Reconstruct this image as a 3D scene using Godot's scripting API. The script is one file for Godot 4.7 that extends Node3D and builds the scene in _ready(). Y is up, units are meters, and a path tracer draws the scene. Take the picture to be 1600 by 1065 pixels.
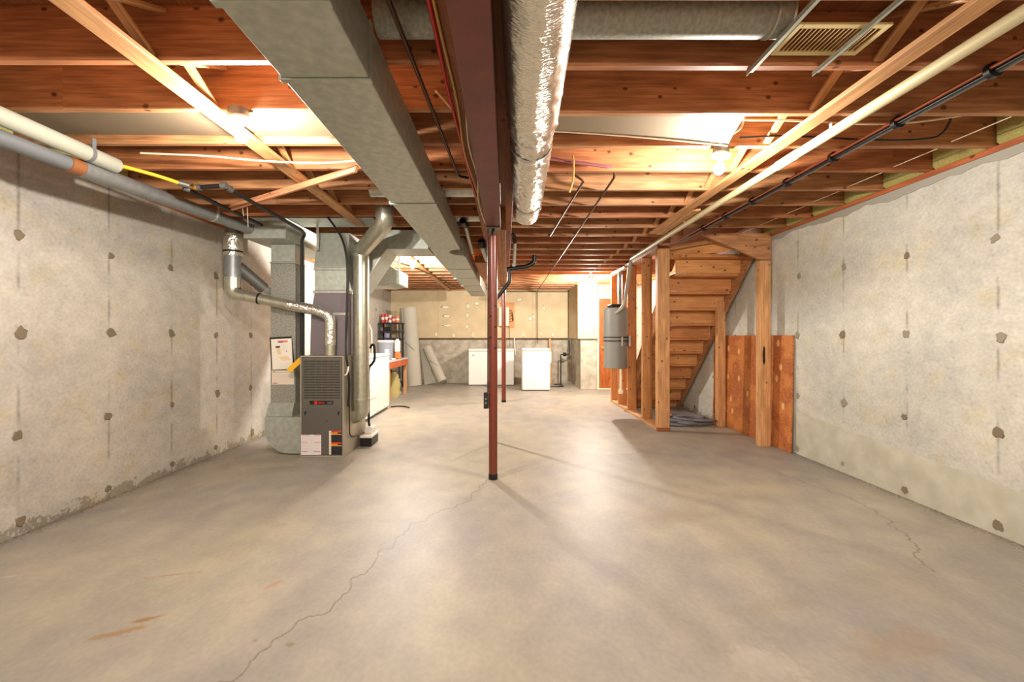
extends Node3D
# An unfinished basement. x is right, y is up; d is the distance in front of the camera (z = -d).
var org := Vector3.ZERO
var taken := {}
var M := {}
var rng := RandomNumberGenerator.new()
const JB := 2.375          # underside of the joists
const WL := -2.97          # left wall face
const WR := 3.0            # right wall face
const DB := 11.5           # back wall face
const DF := -4.2           # wall behind the camera
const BULB := Color(1.0, 0.97, 0.93)

func V(x: float, y: float, d: float) -> Vector3:
	return Vector3(x, y, -d)

# ---------------------------------------------------------------- shapes
func st() -> SurfaceTool:
	var s := SurfaceTool.new()
	s.begin(Mesh.PRIMITIVE_TRIANGLES)
	return s

func vert(s: SurfaceTool, p: Vector3, n: Vector3, uv: Vector2) -> void:
	s.set_normal(n)
	s.set_uv(uv)
	s.add_vertex(p - org)

func tri(s: SurfaceTool, a: Vector3, b: Vector3, c: Vector3, n: Array, u: Array) -> void:
	var f: Vector3 = n[0] + n[1] + n[2]
	if (b - a).cross(c - a).dot(f) > 0.0:
		vert(s, a, n[0], u[0]); vert(s, c, n[2], u[2]); vert(s, b, n[1], u[1])
	else:
		vert(s, a, n[0], u[0]); vert(s, b, n[1], u[1]); vert(s, c, n[2], u[2])

func quad(s: SurfaceTool, a: Vector3, b: Vector3, c: Vector3, e: Vector3, n: Vector3, u: Array) -> void:
	tri(s, a, b, c, [n, n, n], [u[0], u[1], u[2]])
	tri(s, a, c, e, [n, n, n], [u[0], u[2], u[3]])

# box with chamfered edges; u runs along its longest side, in metres / 2.4, v across, in metres / 0.3
func rbox(s: SurfaceTool, xf: Transform3D, size: Vector3, b := 0.003) -> void:
	var h := size / 2.0
	b = minf(b, minf(h.x, minf(h.y, h.z)) * 0.49)
	var lng := 0
	if h.y > h.x and h.y >= h.z: lng = 1
	elif h.z > h.x: lng = 2
	var o := Vector2(rng.randf(), rng.randf())
	var uv := func(p: Vector3, ax: int) -> Vector2:
		var w := 0.0
		for k in 3:
			if k != lng and k != ax: w += p[k]
		return o + Vector2(p[lng] / 2.4, w / 0.3 + 0.37 * ax)
	for ax in 3:
		var i := (ax + 1) % 3
		var j := (ax + 2) % 3
		for sg in [-1.0, 1.0]:
			var q := []
			var us := []
			for cs in [[-1, -1], [1, -1], [1, 1], [-1, 1]]:
				var p := Vector3.ZERO
				p[ax] = sg * h[ax]
				p[i] = cs[0] * (h[i] - b)
				p[j] = cs[1] * (h[j] - b)
				q.append(xf * p)
				us.append(uv.call(p, ax))
			var n := Vector3.ZERO
			n[ax] = sg
			quad(s, q[0], q[1], q[2], q[3], (xf.basis * n).normalized(), us)
		for s1 in [-1.0, 1.0]:
			for s2 in [-1.0, 1.0]:
				var q := []
				var us := []
				for e in [[-1, 0], [1, 0], [1, 1], [-1, 1]]:
					var p := Vector3.ZERO
					p[ax] = e[0] * (h[ax] - b)
					p[i] = s1 * (h[i] - (b if e[1] else 0.0))
					p[j] = s2 * (h[j] - (0.0 if e[1] else b))
					q.append(xf * p)
					us.append(uv.call(p, ax))
				var n := Vector3.ZERO
				n[i] = s1
				n[j] = s2
				quad(s, q[0], q[1], q[2], q[3], (xf.basis * n).normalized(), us)
	for c in 8:
		var sg := Vector3(1 if c & 1 else -1, 1 if c & 2 else -1, 1 if c & 4 else -1)
		var q := []
		for ax in 3:
			var p := sg * (h - Vector3(b, b, b))
			p[ax] = sg[ax] * h[ax]
			q.append(xf * p)
		var n := (xf.basis * sg).normalized()
		tri(s, q[0], q[1], q[2], [n, n, n], [o, o, o])

func box(s: SurfaceTool, x0: float, x1: float, y0: float, y1: float, d0: float, d1: float, b := 0.003) -> void:
	rbox(s, Transform3D(Basis(), V((x0 + x1) / 2, (y0 + y1) / 2, (d0 + d1) / 2)), Vector3(absf(x1 - x0), absf(y1 - y0), absf(d1 - d0)), b)

# board from a to b: h is its size along up, w its size across
func board(s: SurfaceTool, a: Vector3, b: Vector3, w: float, h: float, up := Vector3.UP, bev := 0.003) -> void:
	var x := (b - a).normalized()
	var z := x.cross(up).normalized()
	var y := z.cross(x).normalized()
	rbox(s, Transform3D(Basis(x, y, z), (a + b) / 2), Vector3((b - a).length(), h, w), bev)

# flat sheet whose front (+z of xf) carries uv 0..1
func card(s: SurfaceTool, xf: Transform3D, w: float, h: float, t := 0.002) -> void:
	var p := []
	for z in [t, 0.0]:
		for c in [[-1, 1], [1, 1], [1, -1], [-1, -1]]:
			p.append(xf * Vector3(c[0] * w / 2, c[1] * h / 2, z))
	var u := [Vector2(0, 0), Vector2(1, 0), Vector2(1, 1), Vector2(0, 1)]
	quad(s, p[0], p[1], p[2], p[3], xf.basis.z, u)
	quad(s, p[4], p[5], p[6], p[7], -xf.basis.z, u)
	for k in 4:
		var l := (k + 1) % 4
		var n: Vector3 = ((p[k] + p[l]) / 2 - xf.origin).normalized()
		quad(s, p[k], p[l], p[l + 4], p[k + 4], n, [u[k], u[l], u[l], u[k]])

func rad(r, i: int) -> float:
	return r[mini(i, r.size() - 1)] if r is Array else r

func tube(s: SurfaceTool, pts: Array, r, sides := 12, caps := true) -> void:
	var n := pts.size()
	var t0: Vector3 = (pts[1] - pts[0]).normalized()
	var up := Vector3.UP if absf(t0.y) < 0.9 else Vector3.RIGHT
	var a := t0.cross(up).normalized()
	var rings := []
	var norms := []
	var run := 0.0
	var runs := []
	for i in n:
		var t: Vector3
		if i == 0: t = t0
		elif i == n - 1: t = (pts[i] - pts[i - 1]).normalized()
		else: t = ((pts[i] - pts[i - 1]).normalized() + (pts[i + 1] - pts[i]).normalized()).normalized()
		a = (a - t * a.dot(t)).normalized()
		var b := t.cross(a)
		var ring := []
		var nn := []
		for k in sides + 1:
			var w := TAU * k / sides
			var dir := a * cos(w) + b * sin(w)
			ring.append(pts[i] + dir * rad(r, i))
			nn.append(dir)
		rings.append(ring)
		norms.append(nn)
		if i > 0: run += (pts[i] - pts[i - 1]).length()
		runs.append(run)
	for i in n - 1:
		if (pts[i + 1] - pts[i]).length() < 1e-6: continue
		for k in sides:
			var u := [Vector2(runs[i] / 2.4, float(k) / sides), Vector2(runs[i + 1] / 2.4, float(k) / sides), Vector2(runs[i + 1] / 2.4, float(k + 1) / sides), Vector2(runs[i] / 2.4, float(k + 1) / sides)]
			tri(s, rings[i][k], rings[i + 1][k], rings[i + 1][k + 1], [norms[i][k], norms[i + 1][k], norms[i + 1][k + 1]], [u[0], u[1], u[2]])
			tri(s, rings[i][k], rings[i + 1][k + 1], rings[i][k + 1], [norms[i][k], norms[i + 1][k + 1], norms[i][k + 1]], [u[0], u[2], u[3]])
	if caps:
		for e in [0, n - 1]:
			var nd: Vector3 = -t0 if e == 0 else (pts[n - 1] - pts[n - 2]).normalized()
			for k in sides:
				tri(s, pts[e], rings[e][k], rings[e][k + 1], [nd, nd, nd], [Vector2.ZERO, Vector2(0.1, 0), Vector2(0.1, 0.1)])

# rounds the corners of a line
func bend(p: Array, r: float, n := 6) -> Array:
	var o := [p[0]]
	for i in range(1, p.size() - 1):
		var a: Vector3 = p[i - 1] - p[i]
		var b: Vector3 = p[i + 1] - p[i]
		var k := minf(r, minf(a.length(), b.length()) * 0.49)
		var q0: Vector3 = p[i] + a.normalized() * k
		var q1: Vector3 = p[i] + b.normalized() * k
		for j in n + 1:
			var t := float(j) / n
			o.append(q0.lerp(p[i], t).lerp((p[i] as Vector3).lerp(q1, t), t))
	o.append(p[-1])
	return o

# smooth curve through the points
func curve(p: Array, n := 8) -> Array:
	var o := []
	for i in p.size() - 1:
		var a: Vector3 = p[maxi(i - 1, 0)]
		var e: Vector3 = p[mini(i + 2, p.size() - 1)]
		for j in n:
			o.append((p[i] as Vector3).cubic_interpolate(p[i + 1], a, e, float(j) / n))
	o.append(p[-1])
	return o

func lathe(s: SurfaceTool, prof: Array, xf: Transform3D, seg := 24) -> void:
	for i in prof.size() - 1:
		var a: Vector2 = prof[i]
		var b: Vector2 = prof[i + 1]
		var e := b - a
		var nn := Vector2(e.y, -e.x).normalized()
		for k in seg:
			var w0 := TAU * k / seg
			var w1 := TAU * (k + 1) / seg
			var f := func(q: Vector2, w: float) -> Vector3: return xf * Vector3(q.x * cos(w), q.y, q.x * sin(w))
			var g := func(w: float) -> Vector3: return (xf.basis * Vector3(nn.x * cos(w), nn.y, nn.x * sin(w))).normalized()
			var n0: Vector3 = g.call(w0)
			var n1: Vector3 = g.call(w1)
			var u := [Vector2(a.y / 2.4, float(k) / seg), Vector2(b.y / 2.4, float(k) / seg), Vector2(b.y / 2.4, float(k + 1) / seg), Vector2(a.y / 2.4, float(k + 1) / seg)]
			if b.x > 1e-6: tri(s, f.call(a, w0), f.call(b, w0), f.call(b, w1), [n0, n0, n1], [u[0], u[1], u[2]])
			if a.x > 1e-6: tri(s, f.call(a, w0), f.call(b, w1), f.call(a, w1), [n0, n1, n1], [u[0], u[2], u[3]])

# outline in the local xy plane, pushed out along local z by t on either side
func prism(s: SurfaceTool, poly: Array, xf: Transform3D, t: float) -> void:
	var pk := PackedVector2Array(poly)
	var ix := Geometry2D.triangulate_polygon(pk)
	for sg in [-1.0, 1.0]:
		var n: Vector3 = (xf.basis.z * sg).normalized()
		for i in range(0, ix.size(), 3):
			var q := []
			var u := []
			for j in 3:
				var p := pk[ix[i + j]]
				q.append(xf * Vector3(p.x, p.y, sg * t / 2))
				u.append(Vector2(p.x / 2.4, p.y / 0.3))
			tri(s, q[0], q[1], q[2], [n, n, n], u)
	var mid := Vector2.ZERO
	var cw := Geometry2D.is_polygon_clockwise(pk)
	for i in pk.size():
		var a := pk[i]
		var b := pk[(i + 1) % pk.size()]
		var e := (b - a).normalized()
		var n2 := Vector2(e.y, -e.x) if not cw else Vector2(-e.y, e.x)
		var n := (xf.basis * Vector3(n2.x, n2.y, 0)).normalized()
		quad(s, xf * Vector3(a.x, a.y, -t / 2), xf * Vector3(b.x, b.y, -t / 2), xf * Vector3(b.x, b.y, t / 2), xf * Vector3(a.x, a.y, t / 2), n, [Vector2(a.x, 0), Vector2(b.x, 0), Vector2(b.x, 0.1), Vector2(a.x, 0.1)])

const ALONG_D := Basis(Vector3(0, 0, -1), Vector3(0, 1, 0), Vector3(1, 0, 0))   # local x runs into the room, local z to the right

# ---------------------------------------------------------------- nodes
func numbered(n: String) -> String:
	var k: int = taken.get(n, 0)
	taken[n] = k + 1
	return n if k == 0 else "%s_%03d" % [n, k]

func tag(o: Node, label := "", category := "", group := "", kind := "") -> void:
	if label: o.set_meta("label", label)
	if category: o.set_meta("category", category)
	if group: o.set_meta("group", group)
	if kind: o.set_meta("kind", kind)

func thing(called: String, label: String, category: String, base: Vector3, group := "") -> Node3D:
	org = base
	var o := Node3D.new()
	o.name = numbered(called)
	add_child(o, true)
	o.position = base
	tag(o, label, category, group)
	return o

func setting(called: String) -> Node3D:
	org = Vector3.ZERO
	var o := Node3D.new()
	o.name = called
	add_child(o, true)
	tag(o, "", "", "", "structure")
	return o

func part(s: SurfaceTool, called: String, m: Material, parent: Node, label := "") -> MeshInstance3D:
	var o := MeshInstance3D.new()
	o.name = called
	s.set_material(m)
	o.mesh = s.commit()
	parent.add_child(o, true)
	if label: o.set_meta("label", label)
	return o

func solo(s: SurfaceTool, called: String, m: Material, label: String, category: String, group := "") -> MeshInstance3D:
	var o := MeshInstance3D.new()
	o.name = numbered(called)
	s.set_material(m)
	o.mesh = s.commit()
	add_child(o, true)
	o.position = org
	tag(o, label, category, group)
	return o

# ---------------------------------------------------------------- materials
func mk(n: String, c: Color, rough := 0.8, metal := 0.0) -> StandardMaterial3D:
	var m := StandardMaterial3D.new()
	m.resource_name = n
	m.albedo_color = c
	m.roughness = rough
	m.metallic = metal
	M[n] = m
	return m

func noise(freq: float, sd: int, oct := 4, kind := FastNoiseLite.TYPE_SIMPLEX_SMOOTH) -> FastNoiseLite:
	var f := FastNoiseLite.new()
	f.noise_type = kind
	f.frequency = freq
	f.seed = sd
	f.fractal_octaves = oct
	return f

func ntex(f: FastNoiseLite, size: int, lo: Color, hi: Color, normal := false, bump := 4.0) -> NoiseTexture2D:
	var t := NoiseTexture2D.new()
	t.width = size
	t.height = size
	t.seamless = true
	t.noise = f
	if normal:
		t.as_normal_map = true
		t.bump_strength = bump
	else:
		var g := Gradient.new()
		g.set_color(0, lo)
		g.set_color(1, hi)
		t.color_ramp = g
	return t

func wood_image(sd: int, knots: int, contrast: float) -> ImageTexture:
	var w := 1024
	var h := 256
	var f1 := noise(1.0, sd, 3)
	var f2 := noise(1.0, sd + 7, 2)
	var r := RandomNumberGenerator.new()
	r.seed = sd
	var ks := []
	for i in knots:
		ks.append(Vector3(r.randf() * w, r.randf() * h, r.randf_range(5.0, 9.0)))
	var by := PackedByteArray()
	by.resize(w * h * 3)
	for x in w:
		var near := []
		for k in ks:
			if absf(k.x - x) < 70.0: near.append(k)
		for y in h:
			var yy := float(y)
			var dark := 0.0
			for k in near:
				var q: float = Vector2((x - k.x) * 1.5, y - k.y).length() / k.z
				if q < 6.0: yy += signf(y - k.y) * k.z * 1.2 * exp(-q * 0.8)
				if q < 1.0: dark = maxf(dark, 0.62 - 0.3 * q)
				elif q < 1.5: dark = maxf(dark, 0.32 * (1.5 - q) * 2.0)
			var g := f1.get_noise_2d(x * 0.004, yy * 0.05) * 0.5 + f1.get_noise_2d(x * 0.012 + 90.0, yy * 0.24) * 0.35
			var broad := f2.get_noise_2d(x * 0.006, y * 0.012)
			var v := 0.86 + contrast * (0.30 * g + 0.12 * broad)
			v *= 1.0 - dark
			var i := (y * w + x) * 3
			by[i] = int(clampf(v * 1.03, 0.0, 1.0) * 255.0)
			by[i + 1] = int(clampf(v * v * 0.2 + v * 0.8, 0.0, 1.0) * 255.0)
			by[i + 2] = int(clampf(v * v * 0.4 + v * 0.58, 0.0, 1.0) * 255.0)
	return ImageTexture.create_from_image(Image.create_from_data(w, h, false, Image.FORMAT_RGB8, by))

func nbytes(freq: float, sd: int, w: int, h: int, oct := 4) -> PackedByteArray:
	var im := noise(freq, sd, oct).get_image(w, h, false, false, true)
	im.convert(Image.FORMAT_L8)
	return im.get_data()

# concrete wall, u along d (14 m), v down from 2.4 m
func wall_image(sd: int, base: Color, seams: Array, left: bool) -> ImageTexture:
	var w := 2048
	var h := 352
	var a := nbytes(0.006, sd, w, h, 5)
	var b := nbytes(0.05, sd + 1, w, h, 4)
	var c := nbytes(0.25, sd + 2, w, h, 2)
	var e := nbytes(0.02, sd + 3, w, h, 4)
	var by := PackedByteArray()
	by.resize(w * h * 3)
	var seam := PackedFloat32Array()
	seam.resize(w)
	for q in seams:
		var cx := int((q - DF) / 16.0 * w)
		for k in range(-5, 6):
			if cx + k >= 0 and cx + k < w: seam[cx + k] = maxf(seam[cx + k], exp(-k * k / 1.2))
	for y in h:
		var hy := 2.4 * (1.0 - float(y) / h)
		for x in w:
			var i := y * w + x
			var na := a[i] / 255.0 - 0.5
			var nb := b[i] / 255.0 - 0.5
			var nc := c[i] / 255.0 - 0.5
			var ne := e[i] / 255.0
			var v := 1.0 + 0.16 * na + 0.10 * nb + 0.12 * nc
			if nc < -0.36 and nb < 0.0: v -= 0.07
			v -= seam[x] * clampf(ne * 2.0 - 0.8, 0.0, 0.5) * 0.45
			var warm := 0.05 * na
			if ne > 0.62: warm += (ne - 0.62) * (0.35 if left else 0.3)
			# crumbled dirt along the foot of the wall
			if hy < 0.10 and nb + nc * 0.6 > hy * 5.0 - 0.22:
				v -= 0.24
				warm += 0.06
			by[i * 3] = int(clampf(base.r * v, 0, 1) * 255)
			by[i * 3 + 1] = int(clampf(base.g * (v - warm * 0.25), 0, 1) * 255)
			by[i * 3 + 2] = int(clampf(base.b * (v - warm), 0, 1) * 255)
	return ImageTexture.create_from_image(Image.create_from_data(w, h, false, Image.FORMAT_RGB8, by))

func floor_image() -> ImageTexture:
	var w := 1024
	var h := 2048
	var lx := 6.2
	var ld := 16.0
	var a := nbytes(0.004, 21, w, h, 4)
	var b := nbytes(0.02, 22, w, h, 5)
	var c := nbytes(0.2, 23, w, h, 2)
	var by := PackedByteArray()
	by.resize(w * h * 3)
	for y in h:
		for x in w:
			var i := y * w + x
			var na := a[i] / 255.0 - 0.5
			var nb := b[i] / 255.0 - 0.5
			var nc := c[i] / 255.0 - 0.5
			var v := 1.0 + 0.16 * na + 0.15 * nb + 0.07 * nc
			var warm := 0.10 * na + 0.05 * nb
			by[i * 3] = int(clampf(0.607 * v, 0, 1) * 255)
			by[i * 3 + 1] = int(clampf(0.582 * (v - warm * 0.15), 0, 1) * 255)
			by[i * 3 + 2] = int(clampf(0.53 * (v - warm), 0, 1) * 255)
	var put := func(x: float, d: float, c: Color, k: float) -> void:
		var px := int((x + 3.1) / lx * w)
		var py := int((d - DF) / ld * h)
		if px < 0 or py < 0 or px >= w or py >= h: return
		var i := (py * w + px) * 3
		by[i] = int(lerpf(by[i], c.r * 255, k))
		by[i + 1] = int(lerpf(by[i + 1], c.g * 255, k))
		by[i + 2] = int(lerpf(by[i + 2], c.b * 255, k))
	var f := noise(9.0, 31, 3)
	# stains: x, d, half width, half depth, turn, colour, strength
	for q in [[-1.58, 1.82, 0.11, 0.022, 0.5, Color(0.58, 0.40, 0.20), 0.6], [-1.54, 1.91, 0.06, 0.015, 0.5, Color(0.55, 0.33, 0.14), 0.7], [-1.14, 2.17, 0.05, 0.012, 1.0, Color(0.75, 0.32, 0.2), 0.7], [-1.69, 2.26, 0.14, 0.007, 0.25, Color(0.6, 0.33, 0.2), 0.6], [-2.35, 4.35, 0.45, 0.16, 0.2, Color(0.45, 0.36, 0.25), 0.55], [-2.1, 4.1, 0.3, 0.06, 0.2, Color(0.5, 0.36, 0.22), 0.4], [2.7, 3.2, 0.2, 0.3, 0.0, Color(0.8, 0.77, 0.72), 0.5], [1.1, 3.0, 0.3, 0.16, 0.0, Color(0.55, 0.42, 0.28), 0.4], [1.55, 1.75, 0.28, 0.12, 0.3, Color(0.58, 0.44, 0.28), 0.55], [0.95, 1.65, 0.14, 0.12, 0.3, Color(0.82, 0.79, 0.74), 0.5], [1.2, 2.0, 0.3, 0.06, 0.2, Color(0.5, 0.45, 0.32), 0.4], [1.9, 2.2, 0.3, 0.25, 0.2, Color(0.57, 0.5, 0.34), 0.3], [-0.85, 1.75, 0.02, 0.012, 0.0, Color(0.45, 0.4, 0.28), 0.7], [-1.0, 1.78, 0.012, 0.008, 0.0, Color(0.42, 0.38, 0.28), 0.6], [-2.5, 2.25, 0.05, 0.008, 0.4, Color(0.9, 0.88, 0.84), 0.8], [0.4, 3.4, 0.25, 0.05, 0.6, Color(0.5, 0.45, 0.4), 0.4], [0.9, 4.3, 0.2, 0.05, 0.2, Color(0.52, 0.46, 0.38), 0.4], [2.2, 4.6, 0.3, 0.03, 0.1, Color(0.48, 0.44, 0.36), 0.45], [0.15, 2.7, 0.4, 0.3, 0.0, Color(0.58, 0.53, 0.5), 0.35], [1.7, 3.4, 0.35, 0.1, -0.2, Color(0.55, 0.48, 0.33), 0.4]]:
		var ext: float = maxf(q[2], q[3]) * 1.6
		var x: float = -ext
		while x < ext:
			var y: float = -ext
			while y < ext:
				var rx: float = x * cos(q[4]) + y * sin(q[4])
				var ry: float = -x * sin(q[4]) + y * cos(q[4])
				var z := Vector2(rx / q[2], ry / q[3]).length() + 0.55 * f.get_noise_2d(x + q[0], y + q[1]) + 0.3 * f.get_noise_2d(x * 5.0, y * 5.0)
				if z < 1.0: put.call(q[0] + x, q[1] + y, q[5], q[6] * (0.75 if q[2] < 0.2 and q[5].r < 0.7 else 0.42) * clampf((1.0 - z) * (3.0 if q[2] < 0.2 else 1.6), 0.0, 1.0))
				y += ld / h
			x += lx / w
	# hairline cracks
	for line in [[Vector2(-1.2, 1.3), Vector2(-1.01, 1.58), Vector2(-0.8, 1.98), Vector2(-0.72, 2.37), Vector2(-0.62, 2.86), Vector2(-0.32, 3.2), Vector2(-0.1, 3.9)], [Vector2(2.2, 2.3), Vector2(2.45, 2.7), Vector2(2.6, 3.3), Vector2(2.4, 4.0)], [Vector2(0.1, 4.0), Vector2(0.8, 4.4), Vector2(1.5, 4.7)]]:
		for k in line.size() - 1:
			for j in 400:
				var p: Vector2 = line[k].lerp(line[k + 1], j / 400.0)
				var wob := f.get_noise_2d(p.x * 0.5, p.y * 0.5) * 0.05
				put.call(p.x + wob, p.y - wob, Color(0.42, 0.38, 0.33), 0.22)
	# grit along the two walls
	for k in 26000:
		var d := rng.randf_range(DF, DB)
		var off := absf(rng.randfn(0.0, 0.035)) * (0.6 + 0.9 * (f.get_noise_1d(d * 0.4) + 0.5))
		put.call((WL + off) if k % 2 else (WR - off), d, Color(0.33, 0.28, 0.2), 0.5)
	return ImageTexture.create_from_image(Image.create_from_data(w, h, false, Image.FORMAT_RGB8, by))

# rotary-cut plywood face, 1.83 x 1.22 m, with pale oval repair patches
func ply_image() -> ImageTexture:
	var w := 640
	var h := 427
	var f := noise(1.0, 51, 3)
	var g := noise(1.0, 52, 3)
	var by := PackedByteArray()
	by.resize(w * h * 3)
	var spots := [[60, 60], [30, 210], [45, 330], [150, 60], [150, 190], [185, 290], [135, 345], [200, 345], [250, 70], [255, 190], [550, 30], [570, 120], [545, 165], [590, 265], [330, 250], [420, 120], [440, 330]]
	for y in h:
		for x in w:
			var wx := x + 26.0 * f.get_noise_2d(x * 0.02, y * 0.02)
			var wy := y + 30.0 * g.get_noise_2d(x * 0.025, y * 0.025)
			var n := f.get_noise_2d(wx * 0.07, wy * 0.035)
			var band := absf(fposmod(n * 4.5, 1.0) - 0.5) * 2.0
			var calm := clampf(g.get_noise_2d(x * 0.006, y * 0.008) * 2.0 + 0.8, 0.35, 1.0)
			var v := 1.0 - 0.55 * pow(1.0 - band, 2.0) * calm + 0.08 * g.get_noise_2d(x * 0.2, y * 0.2)
			var c := Color(0.80 * v, 0.53 * v * v, 0.27 * v * v)
			for q in spots:
				if Vector2((x - q[0]) / 9.0, (y - q[1]) / 13.0).length() < 1.0 + 0.2 * f.get_noise_2d(x * 0.2, y * 0.2): c = Color(0.86, 0.68, 0.44)
			var i := (y * w + x) * 3
			by[i] = int(clampf(c.r, 0, 1) * 255)
			by[i + 1] = int(clampf(c.g, 0, 1) * 255)
			by[i + 2] = int(clampf(c.b, 0, 1) * 255)
	return ImageTexture.create_from_image(Image.create_from_data(w, h, false, Image.FORMAT_RGB8, by))

func print_image(w: int, h: int, back: Color, rects: Array) -> ImageTexture:
	var im := Image.create_empty(w, h, false, Image.FORMAT_RGB8)
	im.fill(back)
	for r in rects:
		im.fill_rect(Rect2i(r[0], r[1], r[2], r[3]), r[4])
	return ImageTexture.create_from_image(im)

func lines(rects: Array, x: int, y: int, w: int, n: int, step: int, c: Color) -> void:
	for k in n:
		var p := x
		while p < x + w:
			var l := rng.randi_range(2, 7)
			rects.append([p, y + k * step, mini(l, x + w - p), 1, c])
			p += l + 1

func printed(n: String, t: ImageTexture, rough := 0.5) -> StandardMaterial3D:
	var m := mk(n, Color.WHITE, rough)
	m.albedo_texture = t
	m.texture_repeat = false
	return m

func make_materials() -> void:
	var wood := wood_image(5, 15, 1.0)
	var soft := wood_image(23, 16, 0.55)
	var grain := wood_image(9, 7, 0.8)
	for q in [["joist", Color(0.755, 0.56, 0.385), wood, 0.6], ["joist_red", Color(0.745, 0.50, 0.325), wood, 0.6], ["pine", Color(0.86, 0.67, 0.46), grain, 0.6], ["stair_wood", Color(0.90, 0.67, 0.42), soft, 0.55], ["plate_wood", Color(0.62, 0.38, 0.19), grain, 0.65], ["sill", Color(0.72, 0.42, 0.24), grain, 0.7], ["subfloor", Color(0.62, 0.38, 0.2), grain, 0.75], ["door", Color(0.70, 0.40, 0.17), grain, 0.45], ["bench", Color(0.82, 0.42, 0.16), grain, 0.5], ["beam_wood", Color(0.68, 0.45, 0.24), grain, 0.65], ["stick", Color(0.93, 0.68, 0.52), grain, 0.5], ["stud_b", Color(0.85, 0.60, 0.36), soft, 0.55]]:
		var m := mk(q[0], q[1], q[3])
		m.albedo_texture = q[2]
	var seams := []
	for k in range(-11, 16): seams.append(2.71 + 0.62 * k)
	var fine := ntex(noise(0.09, 3, 4), 512, Color.BLACK, Color.WHITE)
	for q in [["wall_l", wall_image(61, Color(0.715, 0.69, 0.645), seams, true)], ["wall_r", wall_image(71, Color(0.745, 0.735, 0.69), seams, false)]]:
		var m := mk(q[0], Color.WHITE, 0.9)
		m.albedo_texture = q[1]
		m.texture_repeat = false
	var fl := mk("floor", Color.WHITE, 0.48)
	fl.albedo_texture = floor_image()
	fl.metallic_specular = 0.42
	fl.texture_repeat = false
	var con := mk("concrete", Color.WHITE, 0.9)
	con.albedo_texture = ntex(noise(0.015, 8, 5), 512, Color(0.60, 0.57, 0.50), Color(0.78, 0.75, 0.68))
	con.uv1_triplanar = true
	con.uv1_scale = Vector3(0.6, 0.6, 0.6)
	mk("patch", Color(0.47, 0.42, 0.34), 0.95)
	mk("patch_grey", Color(0.55, 0.52, 0.45), 0.95)
	mk("mortar", Color(0.60, 0.585, 0.54), 0.95)
	var dry := mk("drywall", Color(0.97, 0.97, 0.97), 0.85)
	dry.albedo_texture = ntex(noise(0.01, 14, 4), 512, Color(0.79, 0.715, 0.565), Color(0.85, 0.775, 0.63))
	dry.uv1_triplanar = true
	dry.uv1_scale = Vector3(0.5, 0.5, 0.5)
	mk("compound", Color(0.92, 0.88, 0.78), 0.9)
	mk("trim_paint", Color(0.92, 0.87, 0.75), 0.5)
	for q in [["galv", Color(0.74, 0.76, 0.72), 0.5, 0.45], ["galv_dull", Color(0.68, 0.68, 0.64), 0.6, 0.4], ["galv_bright", Color(0.80, 0.80, 0.77), 0.35, 0.6], ["pipe_steel", Color(0.58, 0.59, 0.59), 0.42, 0.5], ["flue", Color(0.78, 0.77, 0.70), 0.28, 0.75]]:
		var m := mk(q[0], q[1], q[2], q[3])
		m.albedo_texture = ntex(noise(0.03 if q[0] != "galv_dull" else 0.09, 17, 3, FastNoiseLite.TYPE_SIMPLEX), 256, Color(0.88, 0.88, 0.87) if q[0] != "galv_dull" else Color(0.78, 0.78, 0.77), Color(1, 1, 1))
		m.uv1_triplanar = true
		m.uv1_scale = Vector3(1.6, 1.6, 1.6)
	var foil := mk("foil", Color(0.86, 0.85, 0.80), 0.24, 0.9)
	foil.normal_enabled = true
	foil.normal_texture = ntex(noise(0.035, 19, 4), 512, Color.BLACK, Color.WHITE, true, 10.0)
	foil.normal_scale = 0.6
	foil.uv1_triplanar = true
	foil.uv1_scale = Vector3(1.3, 1.3, 4.5)
	mk("tape", Color(0.72, 0.73, 0.72), 0.35, 0.8)
	mk("rust_red", Color(0.44, 0.20, 0.145), 0.5)
	M.rust_red.albedo_texture = ntex(noise(0.02, 27, 4), 256, Color(0.82, 0.82, 0.82), Color(1, 1, 1))
	M.rust_red.uv1_triplanar = true
	mk("post_red", Color(0.43, 0.19, 0.12), 0.3)
	mk("black", Color(0.045, 0.045, 0.05), 0.45)
	mk("black_pipe", Color(0.05, 0.05, 0.055), 0.35)
	mk("dark_iron", Color(0.10, 0.10, 0.10), 0.5, 0.3)
	mk("copper_old", Color(0.30, 0.18, 0.13), 0.4, 0.6)
	mk("copper", Color(0.82, 0.52, 0.42), 0.3, 0.8)
	mk("brass", Color(0.78, 0.60, 0.25), 0.35, 0.8)
	mk("yellow", Color(0.93, 0.70, 0.13), 0.5)
	mk("cream_pvc", Color(0.76, 0.71, 0.55), 0.4)
	mk("white_pvc", Color(0.63, 0.63, 0.57), 0.4)
	mk("grey_pvc", Color(0.40, 0.41, 0.42), 0.45)
	mk("grey_hose", Color(0.44, 0.44, 0.46), 0.5)
	mk("cable_white", Color(0.86, 0.80, 0.66), 0.5)
	mk("cable_yellow", Color(0.80, 0.60, 0.30), 0.5)
	mk("cable_red", Color(0.75, 0.10, 0.06), 0.45)
	mk("enamel", Color(0.90, 0.89, 0.86), 0.3)
	mk("enamel_warm", Color(0.90, 0.885, 0.85), 0.3)
	mk("seal", Color(0.35, 0.34, 0.33), 0.6)
	mk("furnace", Color(0.36, 0.345, 0.31), 0.45)
	mk("furnace_low", Color(0.34, 0.325, 0.305), 0.45)
	mk("furnace_side", Color(0.64, 0.61, 0.54), 0.4, 0.3)
	mk("coil", Color(0.46, 0.425, 0.44), 0.55)
	mk("porcelain", Color(0.93, 0.91, 0.87), 0.25)
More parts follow.
